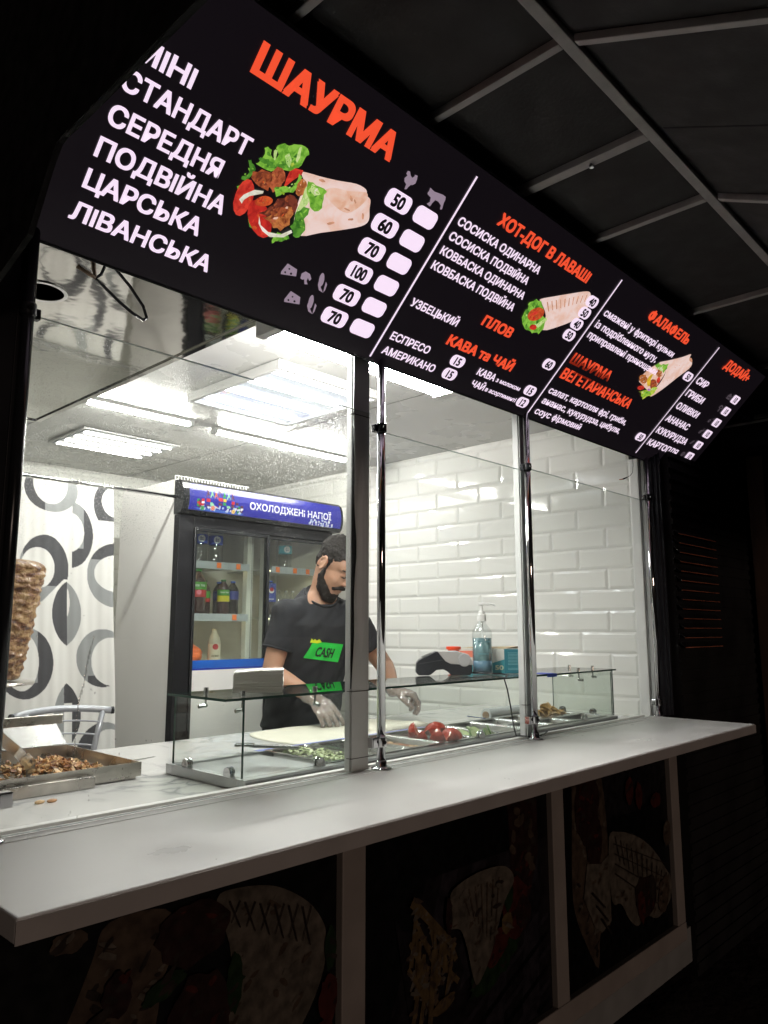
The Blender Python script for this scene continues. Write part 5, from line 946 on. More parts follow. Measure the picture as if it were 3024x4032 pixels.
tg = thing('tongs', 'steel serving tongs leaning into the meat tray', 'tongs', (.80, .60, 1.11))
m = MB(); rail = [(.62, .44, 1.285), (.70, .50, 1.245), (.745, .55, 1.214), (.800, .60, 1.176), (.822, .612, 1.158)]
def strip(mb, path, w, side, th=.0016):
    s = Vector(side).normalized()*w/2; mb.loft([[Vector(p)+s, Vector(p)-s, Vector(p)-s+Vector((0, 0, th)), Vector(p)+s+Vector((0, 0, th))] for p in path])
strip(m, rail, .026, (.45, -.2, .85)); m.build('tong_arm', steel, tg, bevel=.0005)
m = MB(); strip(m, [(.822, .612, 1.158), (.838, .620, 1.146), (.848, .626, 1.130), (.850, .630, 1.108)], .030, (.5, -.3, .6)); m.build('tong_tip', steel, tg)
m = MB(); strip(m, [(.60, .50, 1.235), (.66, .54, 1.200), (.71, .59, 1.165), (.75, .63, 1.130), (.765, .645, 1.106)], .022, (.45, -.2, .85)); m.build('tong_arm', steel, tg, bevel=.0005)
# chair behind the counter ----------------------------------------------
ch = thing('metal_chair', 'grey tubular metal chair with curved slatted back behind the counter', 'chair', (1.25, 1.42, .2))
gm = mat('silver_grey_paint', (.40, .41, .44), .35, .3, var=.06)
CY = 1.36
def arcp(x0, x1, z, sag, by, n=12): return [(x0+(x1-x0)*i/n, CY+by*(1-(2*i/n-1)**2), z+sag*(1-(2*i/n-1)**2)) for i in range(n+1)]
m = MB(); m.tube(arcp(1.075, 1.438, 1.178, .014, .05), .0125, 12); tp_ = m.build('top_rail', gm, ch, smooth=True)
m = MB(); m.cyl((1.436, CY-.001, 1.178), (1.446, CY-.003, 1.178), .0135, n=12); m.cyl((1.067, CY-.003, 1.178), (1.077, CY-.001, 1.178), .0135, n=12); m.build('end_cap', black_gl, tp_)
for z, a, b in ((1.138, 1.13, 1.402), (1.093, 1.135, 1.388), (1.055, 1.14, 1.376)):
    m = MB(); m.tube(arcp(a, b, z, .010, .045), .0035, 8); m.build('back_slat', gm, ch, smooth=True)
for x0, x1 in ((1.125, 1.13), (1.412, 1.36)):
    m = MB(); m.tube([(x0, CY+.012, 1.184), (x0+(x1-x0)*.5, CY+.004, 1.08), (x1, CY-.01, .95), (x1, CY-.02, .65), (x1, CY+.02, .205)], .0105, 10); m.build('leg', gm, ch, smooth=True)
    m = MB(); m.tube([(x1, CY-.36, .205), (x1, CY-.34, .63)], .0105, 10); m.build('leg', gm, ch, smooth=True)
m = MB(); m.box(1.11, 1.40, CY-.37, CY-.01, .63, .66); m.build('seat', black_m, ch, bevel=.01)

# glass display case ----------------------------------------------------
case = thing('display_case', 'long glass topped display case over steel food pans on the counter', 'display case', (2.1, .3, ZM))
KX0, KX1, KY0, KY1, KT = 1.16, 3.108, .137, .495, 1.313
m = MB(); zb = ZM+.027
m.box(KX0, KX1, KY0, KY0+.028, ZM+.0005, zb); m.box(KX0, KX1, KY1-.028, KY1, ZM+.0005, zb); m.box(KX0, KX0+.03, KY0+.0282, KY1-.0282, ZM+.0005, zb); m.box(KX1-.03, KX1, KY0+.0282, KY1-.0282, ZM+.0005, zb); m.box(KX0+.0302, 1.455, KY0+.0282, KY1-.0282, ZM+.0005, zb-.006)
m.build('base_frame', alu, case, bevel=.0015)
m = MB(); m.box(KX0+.005, KX1-.005, KY0-.0012, KY0-.0004, ZM+.0035, zb-.006); m.build('base_front', mat('dark_steel_front', (.20, .20, .20), .4, .6, var=.2), case)
m = MB()
for i in range(14): m.cyl((1.245+i*.022, KY0-.0018, ZM+.009), (1.245+i*.022, KY0+.002, ZM+.009), .0055, n=8)
m.box(KX0+.04, KX1-.02, KY0-.0006, KY0-.0001, ZM+.0006, ZM+.0030)
m.build('vent_holes', dark_gap, case)
def cpane(box, edges):
    m = MB(); m.box(*box); o = m.build('case_pane', glass_case, case)
    m = MB()
    for e_ in edges: m.box(*e_)
    m.build('pane_edge', glass_edge, o); return o
gz0, gz1 = zb+.002, KT-.007
cpane((KX0+.008, KX1-.002, KY0+.016, KY0+.021, gz0, gz1), [(KX0+.0075, KX0+.0080, KY0+.0158, KY0+.0212, gz0, gz1), (KX1-.0018, KX1-.0012, KY0+.0158, KY0+.0212, gz0, gz1)])
cpane((KX0+.002, KX0+.007, KY0+.016, KY1-.03, gz0, gz1), [(KX0+.0018, KX0+.0072, KY0+.0145, KY0+.0158, gz0, gz1), (KX0+.0018, KX0+.0072, KY1-.0298, KY1-.0288, gz0, gz1)])
cpane((KX1-.009, KX1-.004, KY0+.022, KY1-.05, gz0, gz1-.004), [(KX1-.0092, KX1-.0038, KY1-.0498, KY1-.0485, gz0, gz1-.004), (KX1-.0092, KX1-.0038, KY0+.0222, KY0+.0232, gz0, gz1-.004)])
m = MB(); m.box(1.103, KX1+.012, KY0+.006, .405, KT-.006, KT); tpn = m.build('top_pane', glass_case, case)
m = MB(); m.box(1.103, KX1+.012, KY0+.0052, KY0+.0059, KT-.0062, KT+.0001); m.box(1.1022, 1.1029, KY0+.006, .405, KT-.0062, KT+.0001); m.box(KX1+.0121, KX1+.0128, KY0+.006, .405, KT-.0062, KT+.0001); m.box(1.103, KX1+.012, .4051, .4058, KT-.0062, KT+.0001); m.build('pane_edge', glass_edge, tpn)
def dclamp(x, y, ang):
    c, s = math.cos(ang), math.sin(ang); m = MB()
    for k in (-1, 1):
        pts = [(x+c*u-s*k*.0045-s*k*.004, y+s*u+c*k*.0045+c*k*.004, zb+v) for u, v in [(.014, 0)]+[(.014*math.cos(R(a)), .010+.014*math.sin(R(a))) for a in range(0, 181, 18)]+[(-.014, 0)]]
        m.prism(pts, (s*k*.005, -c*k*.005, 0))
    m.build('round_clamp', chrome, case, bevel=.0008)
dclamp(KX0+.0045, .395, math.pi/2); dclamp(KX0+.0045, .205, math.pi/2); dclamp(1.42, KY0+.0185, 0); dclamp(2.855, KY0+.0185, 0); dclamp(2.15, KY0+.0185, 0); dclamp(KX1-.0065, .40, math.pi/2); dclamp(KX1-.0065, .25, math.pi/2)
def stud(x, y, dx, dy):
    m = MB(); m.cyl((x, y, KT+.0002), (x, y, KT+.013), .0065, n=14); m.cyl((x, y, KT-.0062), (x, y, KT-.030), .003, n=10); m.sph((x, y, KT-.034), .0062, 12, 8); m.cyl((x, y, KT-.034), (x+dx, y+dy, KT-.036), .0055, n=12)
    m.build('glass_stud', steel, case, smooth=False)
stud(KX0+.028, .355, -.021, 0); stud(KX0+.028, .19, -.021, 0); stud(1.42, KY0+.04, 0, -.019); stud(2.86, KY0+.04, 0, -.019); stud(3.07, KY0+.09, .025, 0); stud(3.07, .34, .025, 0); stud(2.80, .36, 0, .02)
# steel food pans
PW = .165
def rr3(x0, x1, y0, y1, z, r, n=5): return [((x0+x1)/2+a, (y0+y1)/2+b, z) for a, b in rrect(x1-x0, y1-y0, r, n)]
def pan(x0, x1, y0, y1, lab, depth=.06):
    m = MB(); z = zb+.004
    m.loft([rr3(x0, x1, y0, y1, z-.002, .012), rr3(x0, x1, y0, y1, z, .012), rr3(x0+.009, x1-.009, y0+.010, y1-.010, z, .02), rr3(x0+.012, x1-.012, y0+.013, y1-.013, z-.004, .022), rr3(x0+.016, x1-.016, y0+.017, y1-.017, z-depth*.45, .022)], cap=False)
    m.poly(rr3(x0+.016, x1-.016, y0+.017, y1-.017, z-depth*.45, .022))
    o = m.build('food_pan', steel, None, smooth=False, loc=((x0+x1)/2, (y0+y1)/2, zb)); tag(o, lab, 'food pan', 'steel food pans in the display case'); return o
PY0, PY1 = KY0+.030, KY1-.030
names = ['pan of lettuce under the napkin end of the case', 'empty steel pan right of the lettuce pan', 'pan of reddish sauce left of the tomatoes', 'pan heaped with tomatoes', 'pan with cucumber slices beside the tomatoes', 'empty pan just left of the narrow mullion']
xs_ = [1.468, 1.652, 1.818, 1.982, 2.150, 2.318]
for x, lab in zip(xs_, names): pan(x, x+(.180 if x < 1.5 else .161), PY0, PY1, lab)
for x, y0, y1, lab in ((2.484, PY0, .305, 'small front pan right of the narrow mullion'), (2.484, .309, PY1, 'small back pan right of the narrow mullion'), (2.650, PY0, .305, 'small front pan near the right clamp'), (2.650, .309, PY1, 'small back pan near the right clamp')): pan(x, x+.161, y0, y1, lab)
pan(2.816, 3.075, PY0, .305, 'empty front pan in the far right corner'); pan(2.816, 3.075, .309, PY1, 'back pan holding the fries')
# sauce
m = MB(); m.poly(rr3(1.835, 1.962, PY0+.02, PY1-.02, zb-.016, .02)); so_ = m.build('sauce', mat('red_brown_sauce', (.30, .12, .06), .3, var=.6, vscale=45, bump=.5, bscale=80), None, fix=False, loc=(1.9, .3, zb-.016)); tag(so_, 'reddish brown sauce with pale bits in its steel pan', 'sauce')
m = MB()
for i in range(60):
    x, y = rng.uniform(1.845, 1.955), rng.uniform(PY0+.03, PY1-.03); m.sph((x, y, zb-.015), rng.uniform(.002, .005), 6, 5)
m.build('sauce_bits', mat('pale_sauce_bits', (.62, .45, .28), .5, var=.3), so_)
# lettuce shreds
m = MB()
for i in range(260):
    x, y = rng.uniform(1.492, 1.62), rng.uniform(PY0+.03, PY1-.03); z = zb-.020+rng.random()*.022*(1 if x > 1.53 else .3); a = rng.random()*6.28; l = rng.uniform(.008, .022)
    p = Vector((x, y, z)); d = Vector((math.cos(a), math.sin(a), rng.uniform(-.4, .5)))*l; q = Vector((-math.sin(a), math.cos(a), rng.uniform(-.5, .5)))*rng.uniform(.002, .006)
    m.c = i % 2; m.poly([p-q, p+d*.5-q+Vector((0, 0, .003)), p+d-q, p+d+q, p+d*.5+q+Vector((0, 0, .004)), p+q])
tag(m.build('shredded_lettuce', [mat('pale_lettuce', (.58, .60, .38), .45), mat('lettuce', (.40, .47, .22), .45)], None, fix=False, loc=(1.55, .3, zb-.02)), 'pale green shredded lettuce in the nearest pan', 'lettuce', kind='stuff')
# tomatoes
tom = mat('tomato_skin', (.42, .045, .025), .22, var=.25, vscale=30, coat=.4); tomc = mat('tomato_flesh', (.56, .17, .10), .3, var=.35, vscale=60)
def tomato(x, y, z, r, n, up, lab, cut=None):
    t = Vector(n).normalized(); u = t.orthogonal().normalized(); w = t.cross(u); m = MB()
    rings = []
    for j in range(0, 9):
        a = (math.pi*.5)*j/8; rr_ = r*math.cos(a); hh = r*.82*math.sin(a)
        rings.append([Vector((x, y, z))+(u*math.cos(2*math.pi*k/20)+w*math.sin(2*math.pi*k/20))*max(rr_, .0005)*(1+.05*math.cos(5*2*math.pi*k/20)*math.cos(a))+t*hh for k in range(20)])
    m.loft(rings, cap=False); b = len(m.v); m.c = 1; m.poly(rings[0])
    o = m.build('tomato_piece', [tom, tomc], None, smooth=True, loc=(x, y, z)); tag(o, lab, 'tomato', 'cut tomatoes in the display case')
zt_ = zb+.004
tomato(2.105, .315, zt_+.006, .043, (.25, .35, .9), 0, 'large dark red tomato half at the back of the heap')
tomato(2.095, .235, zt_-.004, .038, (-.15, -.55, .8), 0, 'tomato half at the front of the heap, cut side down')
def wedge(x, y, z, r, yaw, tip, lab, sweep=100):
    m = MB(); RX = Matrix.Rotation(R(yaw), 3, 'Z') @ Matrix.Rotation(R(tip), 3, 'Y'); O = Vector((x, y, z)); rings = []
    for j in range(9):
        la = math.pi*(j/8-.5); rings.append([O+RX @ Vector((r*math.cos(la)*math.cos(R(sweep*k/8-sweep/2)), r*math.cos(la)*math.sin(R(sweep*k/8-sweep/2)), r*.9*math.sin(la))) for k in range(9)])
    m.loft(rings, cap=False, closed=False); m.c = 1
    for k in (0, 8): m.poly([q[k] for q in rings])
    for k in (0, 8):
        for u in range(5):
            c_ = O+RX @ Vector((r*.55*math.cos(R(sweep*k/8-sweep/2)), r*.55*math.sin(R(sweep*k/8-sweep/2)), r*(u-2)*.22)); m.sph(c_, r*.10, 6, 5)
    tag(m.build('tomato_piece', [tom, tomc], None, smooth=False, loc=(x, y, z)), lab, 'tomato', 'cut tomatoes in the display case')
wedge(2.020, .235, zt_+.012, .036, 215, 40, 'tomato wedge with its cut side showing at the left front of the heap')
wedge(2.055, .215, zt_+.010, .034, 250, 55, 'small tomato wedge tucked between the front pieces')
wedge(2.045, .345, zt_+.016, .036, 160, 30, 'tomato wedge at the left back of the heap')
wedge(2.060, .275, zt_+.022, .030, 200, -35, 'tomato wedge lying on top of the heap beside the big half')
wedge(2.005, .300, zt_+.012, .030, 235, 60, 'tomato wedge at the far left edge of the pan')
# cucumbers
cs = mat('cucumber_skin', (.10, .22, .05), .35, var=.3); cf = mat('cucumber_flesh', (.55, .62, .34), .35, var=.15, vscale=40)
for i, (x, y, n_) in enumerate(((2.195, .215, (.1, -.75, .6)), (2.225, .235, (-.2, -.7, .7)), (2.255, .205, (.3, -.8, .5)), (2.285, .215, (.5, -.7, .4)), (2.21, .275, (0, -.4, .9)), (2.265, .28, (.2, -.4, .9)))):
    t = Vector(n_).normalized(); c_ = Vector((x, y, zb+.001+.006*(i % 2))); m = MB(); m.cyl(c_-t*.0025, c_+t*.0025, .0225, n=22); m.mi = [0]*len(m.mi); m.c = 1; m.cyl(c_+t*.0026, c_+t*.0030, .0205, n=22); m.cyl(c_-t*.0030, c_-t*.0026, .0205, n=22)
    tag(m.build('cucumber_slice', [cs, cf], None, loc=tuple(c_)), 'thin cucumber slice leaning in the pan beside the tomatoes', 'cucumber slice', 'cucumber slices in the display case')
# fries
fm = mat('fried_potato', (.55, .34, .13), .5, var=.4, vscale=60)
m = MB()
for i in range(46):
    d = abs(rng.gauss(0, .9)); a = rng.random()*6.28; x, y = 2.955+.055*d*math.cos(a), .385+.03*d*math.sin(a)
    if not (2.835 < x < 3.06 and .325 < y < .45): continue
    z = zb+.002+max(0, .040-.022*d)*rng.random(); b2 = rng.random()*6.28; L_ = rng.uniform(.018, .032); ax = Vector((math.cos(b2), math.sin(b2), rng.uniform(-.2, .9))).normalized(); ay = ax.orthogonal().normalized(); az = ax.cross(ay)
    cc = Vector((x, y, z+.004)); m.loft([[cc+ax*L_*t_+ay*.0042*sx+az*.0042*sy+Vector((0, 0, -.008*t_*t_)) for sx, sy in ((1, 1), (-1, 1), (-1, -1), (1, -1))] for t_ in (-1, -.3, .4, 1)])
tag(m.build('fries', fm, None, loc=(2.955, .385, zb)), 'small golden heap of fries in the far right pan', 'fries', kind='stuff')
# spatula and brown tool lying on the pans
m = MB(); m.obox((1.485, .43, zb+.016), (.050, -.055, -.002), (.004, .004, 0), (0, 0, .0045)); m.obox((1.425, .497, zb+.021), (.020, -.02, 0), (.012, .012, 0), (0, 0, .0035))
tag(m.build('serving_spoon', steel, None, bevel=.001, loc=(1.48, .43, zb+.01)), 'flat steel serving spoon resting across the first pan', 'spoon')
m = MB(); m.obox((2.575, .49, zb+.010), (.035, -.018, -.006), (.003, .006, 0), (0, 0, .0015)); tag(m.build('knife', mat('blue_handle', lin((60, 85, 160)), .4), None, bevel=.0006, loc=(2.57, .49, zb)), 'small blue handled knife leaning on the pan near the film roll', 'knife')
# blue masking tape on the back edge of the frame
m = MB(); m.box(1.46, 2.32, KY1+.0003, KY1+.0012, zb-.014, zb+.0004); m.box(1.46, 2.32, KY1-.022, KY1, zb+.0003, zb+.0009); m.build('blue_tape', mat('blue_tape', lin((95, 110, 190)), .5, var=.15), case)
# cling film roll
fl = thing('film_roll', 'roll of cling film with a blue stripe lying behind the pans', 'film roll', (2.86, .53, ZM))
m = MB(); a_, b_2 = Vector((2.72, .545, ZM+.030)), Vector((3.02, .535, ZM+.030)); m.lathe((0, 0, 0), [(.016, 0), (.0275, 0), (.0275, .30), (.016, .30), (.016, 0)], 24)
rot = (b_2-a_).to_track_quat('Z', 'Y').to_matrix(); m.v = [tuple(a_+rot @ Vector(v)) for v in m.v]; m.build('film', mat('clear_film', (.62, .66, .68), .15, coat=.5), fl, smooth=False)
m = MB(); m.lathe((0, 0, -.006), [(.0125, 0), (.0158, 0), (.0158, .312), (.0125, .312), (.0125, 0)], 20); m.v = [tuple(a_+rot @ Vector(v)) for v in m.v]; m.build('card_core', mat('card_tube', (.38, .28, .19), .7), fl)
m = MB(); rg = [[a_+rot @ Vector((.0278*math.cos(q), .0278*math.sin(q), z)) for q in [R(-60+10*k) for k in range(9)]] for z in (.03, .27)]; m.loft(rg, cap=False, closed=False)
m.build('blue_stripe', mat('blue_film_stripe', lin((60, 100, 190)), .4), fl, fix=False)

# flatbreads
lav = mat('flatbread', (.74, .70, .60), .7, var=.06, vscale=18, bump=.1, bscale=60)
def bread(outline, z, lab, wav=.002):
    c = Vector((sum(p[0] for p in outline)/len(outline), sum(p[1] for p in outline)/len(outline))); m = MB(); R_ = 10; n = len(outline)
    rings = [[(c.x+(p[0]-c.x)*t_, c.y+(p[1]-c.y)*t_, z+wav*(1+noise.noise((p[0]*9*t_, p[1]*9*t_, 3)))) for p in outline] for t_ in [max(i, .02)/R_ for i in range(R_+1)]]
    rings.append([(p[0], p[1], z) for p in outline]); m.loft(rings, cap=False)
    return tag(m.build('flatbread', lav, None, smooth=True, loc=(c.x, c.y, z)), lab, 'flatbread')
fb = bread(smooth_outline([(1.795, .965), (1.90, 1.0), (2.06, 1.005), (2.20, .93), (2.22, .75), (2.12, .60), (1.95, .54), (1.80, .56), (1.735, .68), (1.74, .85)]), ZM+.0012, 'round white flatbread spread flat under the gloved hand')
f2 = bread(smooth_outline([(2.16, .68), (2.19, .595), (2.32, .600), (2.45, .635), (2.47, .76), (2.42, .92), (2.30, .95), (2.20, .88)], 6), ZM+.004, 'second flatbread folded over near the chrome post', .006)
m = MB(); m.loft([[(2.165+.10*i*.28, .598-.001*i, ZM+.006), (2.165+.10*i*.28, .596-.001*i, ZM+.020+.002*math.sin(i*2)), (2.19+.10*i*.26, .66, ZM+.024+.002*math.sin(i)), (2.19+.10*i*.26, .68, ZM+.018)] for i in range(9)]); m.build('folded_edge', lav, f2, smooth=True)

# things on the glass top -------------------------------------------------
TZ_ = KT+.0005
cr_ = Vector((.69, -.725, 0)); cf_ = Vector((.725, .69, 0))  # along and across the terminal
nap = MB()
n0 = Vector((1.31, .285, TZ_)); u_ = Vector((.775, -.63, 0)); w_v = Vector((.63, .775, 0))
for i in range(26):
    z = TZ_+.0006+i*.00205; j1, j2 = rng.uniform(-.002, .002), rng.uniform(-.002, .002); s1 = 1+rng.uniform(-.012, .012)
    def nz(a, b): return z+(.004*(i/26)*math.sin(a*1.7+.6)+.003*(i/26)*(abs(b)))
    for half in (-1, 1):
        g_ = []
        for a, b in ((0, -1), (1, -1), (1, 1), (0, 1)):
            a2 = a*half; g_.append(n0+u_*(.066*a2*s1+j1)+w_v*(.062*b*s1+j2)+Vector((0, 0, nz(a2*1.0, b)-TZ_)))
        if half < 0: g_ = g_[::-1]
        nap.prism(g_, (0, 0, .0014+.0003*(i % 3)))
tag(nap.build('napkin_stack', mat('white_paper', (.76, .76, .72), .85, var=.03), None, bevel=.0004, seg=1, loc=tuple(n0)), 'stack of white paper napkins on the glass top of the display case', 'napkins')
# card terminal: profile in (along, up), width across
tm = thing('card_terminal', 'black and silver card payment terminal standing on the glass top', 'card terminal', (2.26, .375, TZ_))
T0 = Vector((2.168, .462, TZ_))
def tp3(a, b, c): return T0+cr_*a+cf_*b+Vector((0, 0, c*1.13))
prof = [(0, .010), (.003, .040), (.012, .050), (.072, .077), (.150, .077), (.190, .067), (.206, .046), (.206, .012), (.198, .002), (.130, .001), (.118, .012), (.10, .020), (.075, .018), (.055, .004), (.045, .001), (.010, .001)]
m = MB(); m.prism([tp3(a, -.040, c) for a, c in prof], cf_*.080); m.build('terminal_body', mat('black_terminal', (.022, .024, .028), .35, var=.1), tm, bevel=.0025, seg=2)
m = MB(); m.prism([tp3(a, -.0415, c) for a, c in [(.078, .0785), (.152, .0785), (.193, .068), (.2085, .046), (.2085, .034), (.128, .037), (.108, .046)]], cf_*.083); m.build('silver_shell', mat('silver_plastic', (.50, .49, .48), .35, .2), tm, bevel=.002, seg=2)
m = MB(); m.prism([tp3(a, -.0412, c) for a, c in [(.004, .036), (.100, .050), (.100, .0515), (.004, .0375)]], cf_*.0824); m.build('body_seam', mat('terminal_seam', (.10, .105, .11), .4), tm)
m = MB(); m.tube([tp3(.178, -.043, .050), tp3(.178, .043, .050)], .0245, 18); m.build('paper_roll_cover', mat('silver_roll_cover', (.62, .62, .63), .22, .3), tm, smooth=False, bevel=.003)
m = MB(); m.prism([tp3(a, -.036, c) for a, c in [(.022, .0585), (.058, .0715), (.058, .0725), (.022, .0595)]], cf_*.072); m.build('keypad', black_gl, tm)
m = MB(); m.prism([tp3(a, -.034, c) for a, c in [(.092, .0758), (.140, .0758), (.140, .0768), (.092, .0768)]], cf_*.068); m.build('display_screen', black_gl, tm)
m = MB(); m.tube([tp3(.195, 0, .008), (2.36, .275, TZ_+.006), (2.38, .23, TZ_+.006), (2.335, .165, TZ_+.005), (2.255, .128, TZ_-.002), (2.262, .120, 1.275), (2.278, .119, 1.215), (2.292, .117, 1.145), (2.302, .115, 1.114), (2.325, .112, 1.1115), (2.40, .095, 1.1045), (2.46, .10, 1.106), (2.52, .124, 1.1085)], .0026, 8)
tag(m.build('terminal_cable', black_gl, None, smooth=True, loc=(2.3, .12, 1.3)), 'thin black cable running down from the card terminal to the shelf', 'cable')
m = MB(); m.lathe((2.375, .445, TZ_), [(.001, 0), (.022, 0), (.022, .090), (.029, .091), (.029, .102), (.001, .103)], 22)
tag(m.build('orange_lid_jar', mat('orange_lid', lin((235, 80, 45)), .4), None, loc=(2.375, .445, TZ_)), 'small jar with flat orange lid behind the card terminal', 'jar')
# sanitizer bottle
bx, by = 2.378, .309; r_ = .0375
sn = thing('sanitizer_bottle', 'clear pump bottle half filled with blue sanitizer gel', 'pump bottle', (bx, by, TZ_))
m = MB(); m.lathe((bx, by, TZ_), [(.001, .001), (r_*.93, .001), (r_, .006), (r_, .150), (r_*.95, .163), (r_*.70, .178), (r_*.42, .190), (r_*.36, .196), (r_*.36, .205)], 28); m.build('bottle_body', glass('bottle_clear', (.95, .97, .97), .06), sn, smooth=True)
m = MB(); m.lathe((bx, by, TZ_), [(.001, .003), (r_-.002, .004), (r_-.002, .136), (.001, .136)], 28); gel = mat('blue_gel', (.38, .62, .66), .08, coat=.4, var=.08, vscale=12)
gel.node_tree.nodes['Principled BSDF'].inputs['Transmission Weight'].default_value = .65
m.build('gel', gel, sn, smooth=True)
m = MB(); m.lathe((bx, by, TZ_), [(.001, .0025), (r_-.0012, .0035), (r_-.0012, .052), (.001, .052)], 28); g2 = mat('deep_blue_gel', (.30, .52, .70), .1, coat=.3); g2.node_tree.nodes['Principled BSDF'].inputs['Transmission Weight'].default_value = .5; m.build('gel_bottom', g2, sn, smooth=True)
m = MB(); m.lathe((bx, by, TZ_), [(.001, .199), (.0175, .199), (.0175, .224), (.012, .226), (.012, .236), (.0055, .238), (.0055, .262), (.001, .262)], 22); m.build('pump_collar', white_pl, sn, smooth=False)
m = MB(); m.obox(Vector((bx, by, TZ_+.264))+cr_*.010, cr_*.022, cf_*.0075, (0, 0, .005)); m.tube([Vector((bx, by, TZ_+.265))+cr_*.03, Vector((bx, by, TZ_+.262))+cr_*.048, Vector((bx, by, TZ_+.256))+cr_*.052], .0035, 8); m.build('pump_head', white_pl, sn, bevel=.002)
m = MB(); m.tube([(bx, by, TZ_+.2), (bx+.004, by, TZ_+.10), (bx+.028, by-.012, TZ_+.006)], .0032, 8); m.build('dip_tube', white_pl, sn, smooth=True)
def cylbars(z, w, h):
    m = MB()
    for u0, u1 in w: m.poly([(bx+(r_+.0012)*math.cos(-2.3+u/r_), by+(r_+.0012)*math.sin(-2.3+u/r_), TZ_+q) for u, q in ((u0, z), (u1, z), (u1, z+h), (u0, z+h))])
    m.build('bottle_print', mat('teal_print', lin((95, 140, 150)), .5), sn, fix=False)
cylbars(.074, [(-.022, -.017), (-.015, -.010), (-.008, -.003), (0, .005), (.007, .012), (.014, .019)], .006); cylbars(.120, [(-.024, -.008), (.004, .022)], .004)
# box of gloves
gb = thing('glove_box', 'teal and white glove box with number 50', 'box', (2.50, .34, TZ_))
B0 = Vector((2.447, .283, TZ_)); be = Vector((.80, -.60, 0)); bl = Vector((.60, .80, 0))   # be: along end face, bl: along the long side (away)
teal_b = mat('teal_card', lin((70, 150, 160)), .5, var=.05); teal_d = mat('deep_teal_card', lin((50, 125, 140)), .5, var=.05); white_b = mat('white_card', lin((215, 215, 208)), .5)
bw, bd, bh = .098, .19, .094
C00 = Vector((2.474, .276, TZ_)); e1 = Vector((.69, -.725, 0))
# near face runs along the picture, long side runs to the back left
lside = Vector((-.28, .96, 0))
m = MB(); q0 = C00; q1 = C00+e1*bw; q2 = q1+lside*bd; q3 = q0+lside*bd
m.prism([q0, q1, q2, q3], (0, 0, bh)); m.build('carton', white_b, gb, bevel=.001)
m = MB(); nn = Vector((e1.y, -e1.x, 0))*.0006
m.poly([q0+nn+Vector((0, 0, .001)), q1+nn+Vector((0, 0, .001)), q1+nn+Vector((0, 0, bh-.001)), q0+nn+Vector((0, 0, bh-.001))]); pe = m.build('end_panel', teal_d, gb, fix=False)
m = MB()
for i in range(11):
    zz_ = .078-i*.0055 if i < 9 else .020-(i-9)*.005
    m.poly([q0+nn*2+e1*.014+Vector((0, 0, zz_)), q0+nn*2+e1*(.014+rng.uniform(.045, .072))+Vector((0, 0, zz_)), q0+nn*2+e1*(.014+.05)+Vector((0, 0, zz_+.0012)), q0+nn*2+e1*.014+Vector((0, 0, zz_+.0012))])
m.build('fine_print', mat('pale_print', lin((150, 200, 205)), .6), pe, fix=False)
ln = Vector((-.96, -.28, 0))*.0006
m = MB(); m.poly([q0+ln+Vector((0, 0, .001)), q3+ln+Vector((0, 0, .001)), q3+ln+Vector((0, 0, .030)), q0+lside*.06+ln+Vector((0, 0, .036)), q0+ln+Vector((0, 0, .054))]); ps = m.build('side_panel', teal_b, gb, fix=False)
m = MB(); put_text(m, '50', lambda x, z, e=0: q0+ln*(2.2+e)+lside*(.054-x)+Vector((0, 0, z)), .018, .050, .014, .018, .03); m.build('box_number', color_mat('cream_print', (215, 220, 190), .5), ps, fix=False)
m = MB(); m.poly([q3+ln*1.5+Vector((0, 0, .060)), q0+lside*.12+ln*1.5+Vector((0, 0, .060)), q0+lside*.12+ln*1.5+Vector((0, 0, .085)), q3+ln*1.5+Vector((0, 0, .085))]); m.build('red_print_patch', color_mat('salmon_print', (225, 130, 105), .5), ps, fix=False)
m = MB(); m.loft([[q0+Vector((0, 0, bh+.0006)), q3+Vector((0, 0, bh+.0006))], [q0+e1*.05+Vector((0, 0, bh+.010)), q3+e1*.05+Vector((0, 0, bh+.006))], [q1+Vector((0, 0, bh+.001)), q2+Vector((0, 0, bh+.001))]], cap=False, closed=False); m.build('open_flap', color_mat('kraft_card', (165, 150, 120), .7), gb, fix=False)
m = MB(); m.ell((2.68, .35, TZ_+.020), (.030, 0, 0), (0, .03, 0), (0, 0, .020), 14, 9); m.v = [(x+rng.uniform(-.004, .004), y+rng.uniform(-.004, .004), max(TZ_+.0008, z+rng.uniform(-.004, .004))) for x, y, z in m.v]
tag(m.build('sweet_wrapper', mat('foil_brown_red', (.32, .17, .12), .35, .3, var=.6, vscale=60), None, loc=(2.68, .35, TZ_)), 'crumpled brown red packet beside the narrow mullion', 'packet')
m = MB(); m.box(2.56, 2.63, .150, .21, TZ_, TZ_+.001); m.box(2.56, 2.63, .1412, .1419, TZ_-.012, TZ_+.001); tag(m.build('blue_sticker', mat('blue_sticker', lin((50, 80, 190)), .5), None, loc=(2.6, .18, TZ_)), 'strip of blue tape stuck on the glass edge by the narrow mullion', 'tape')
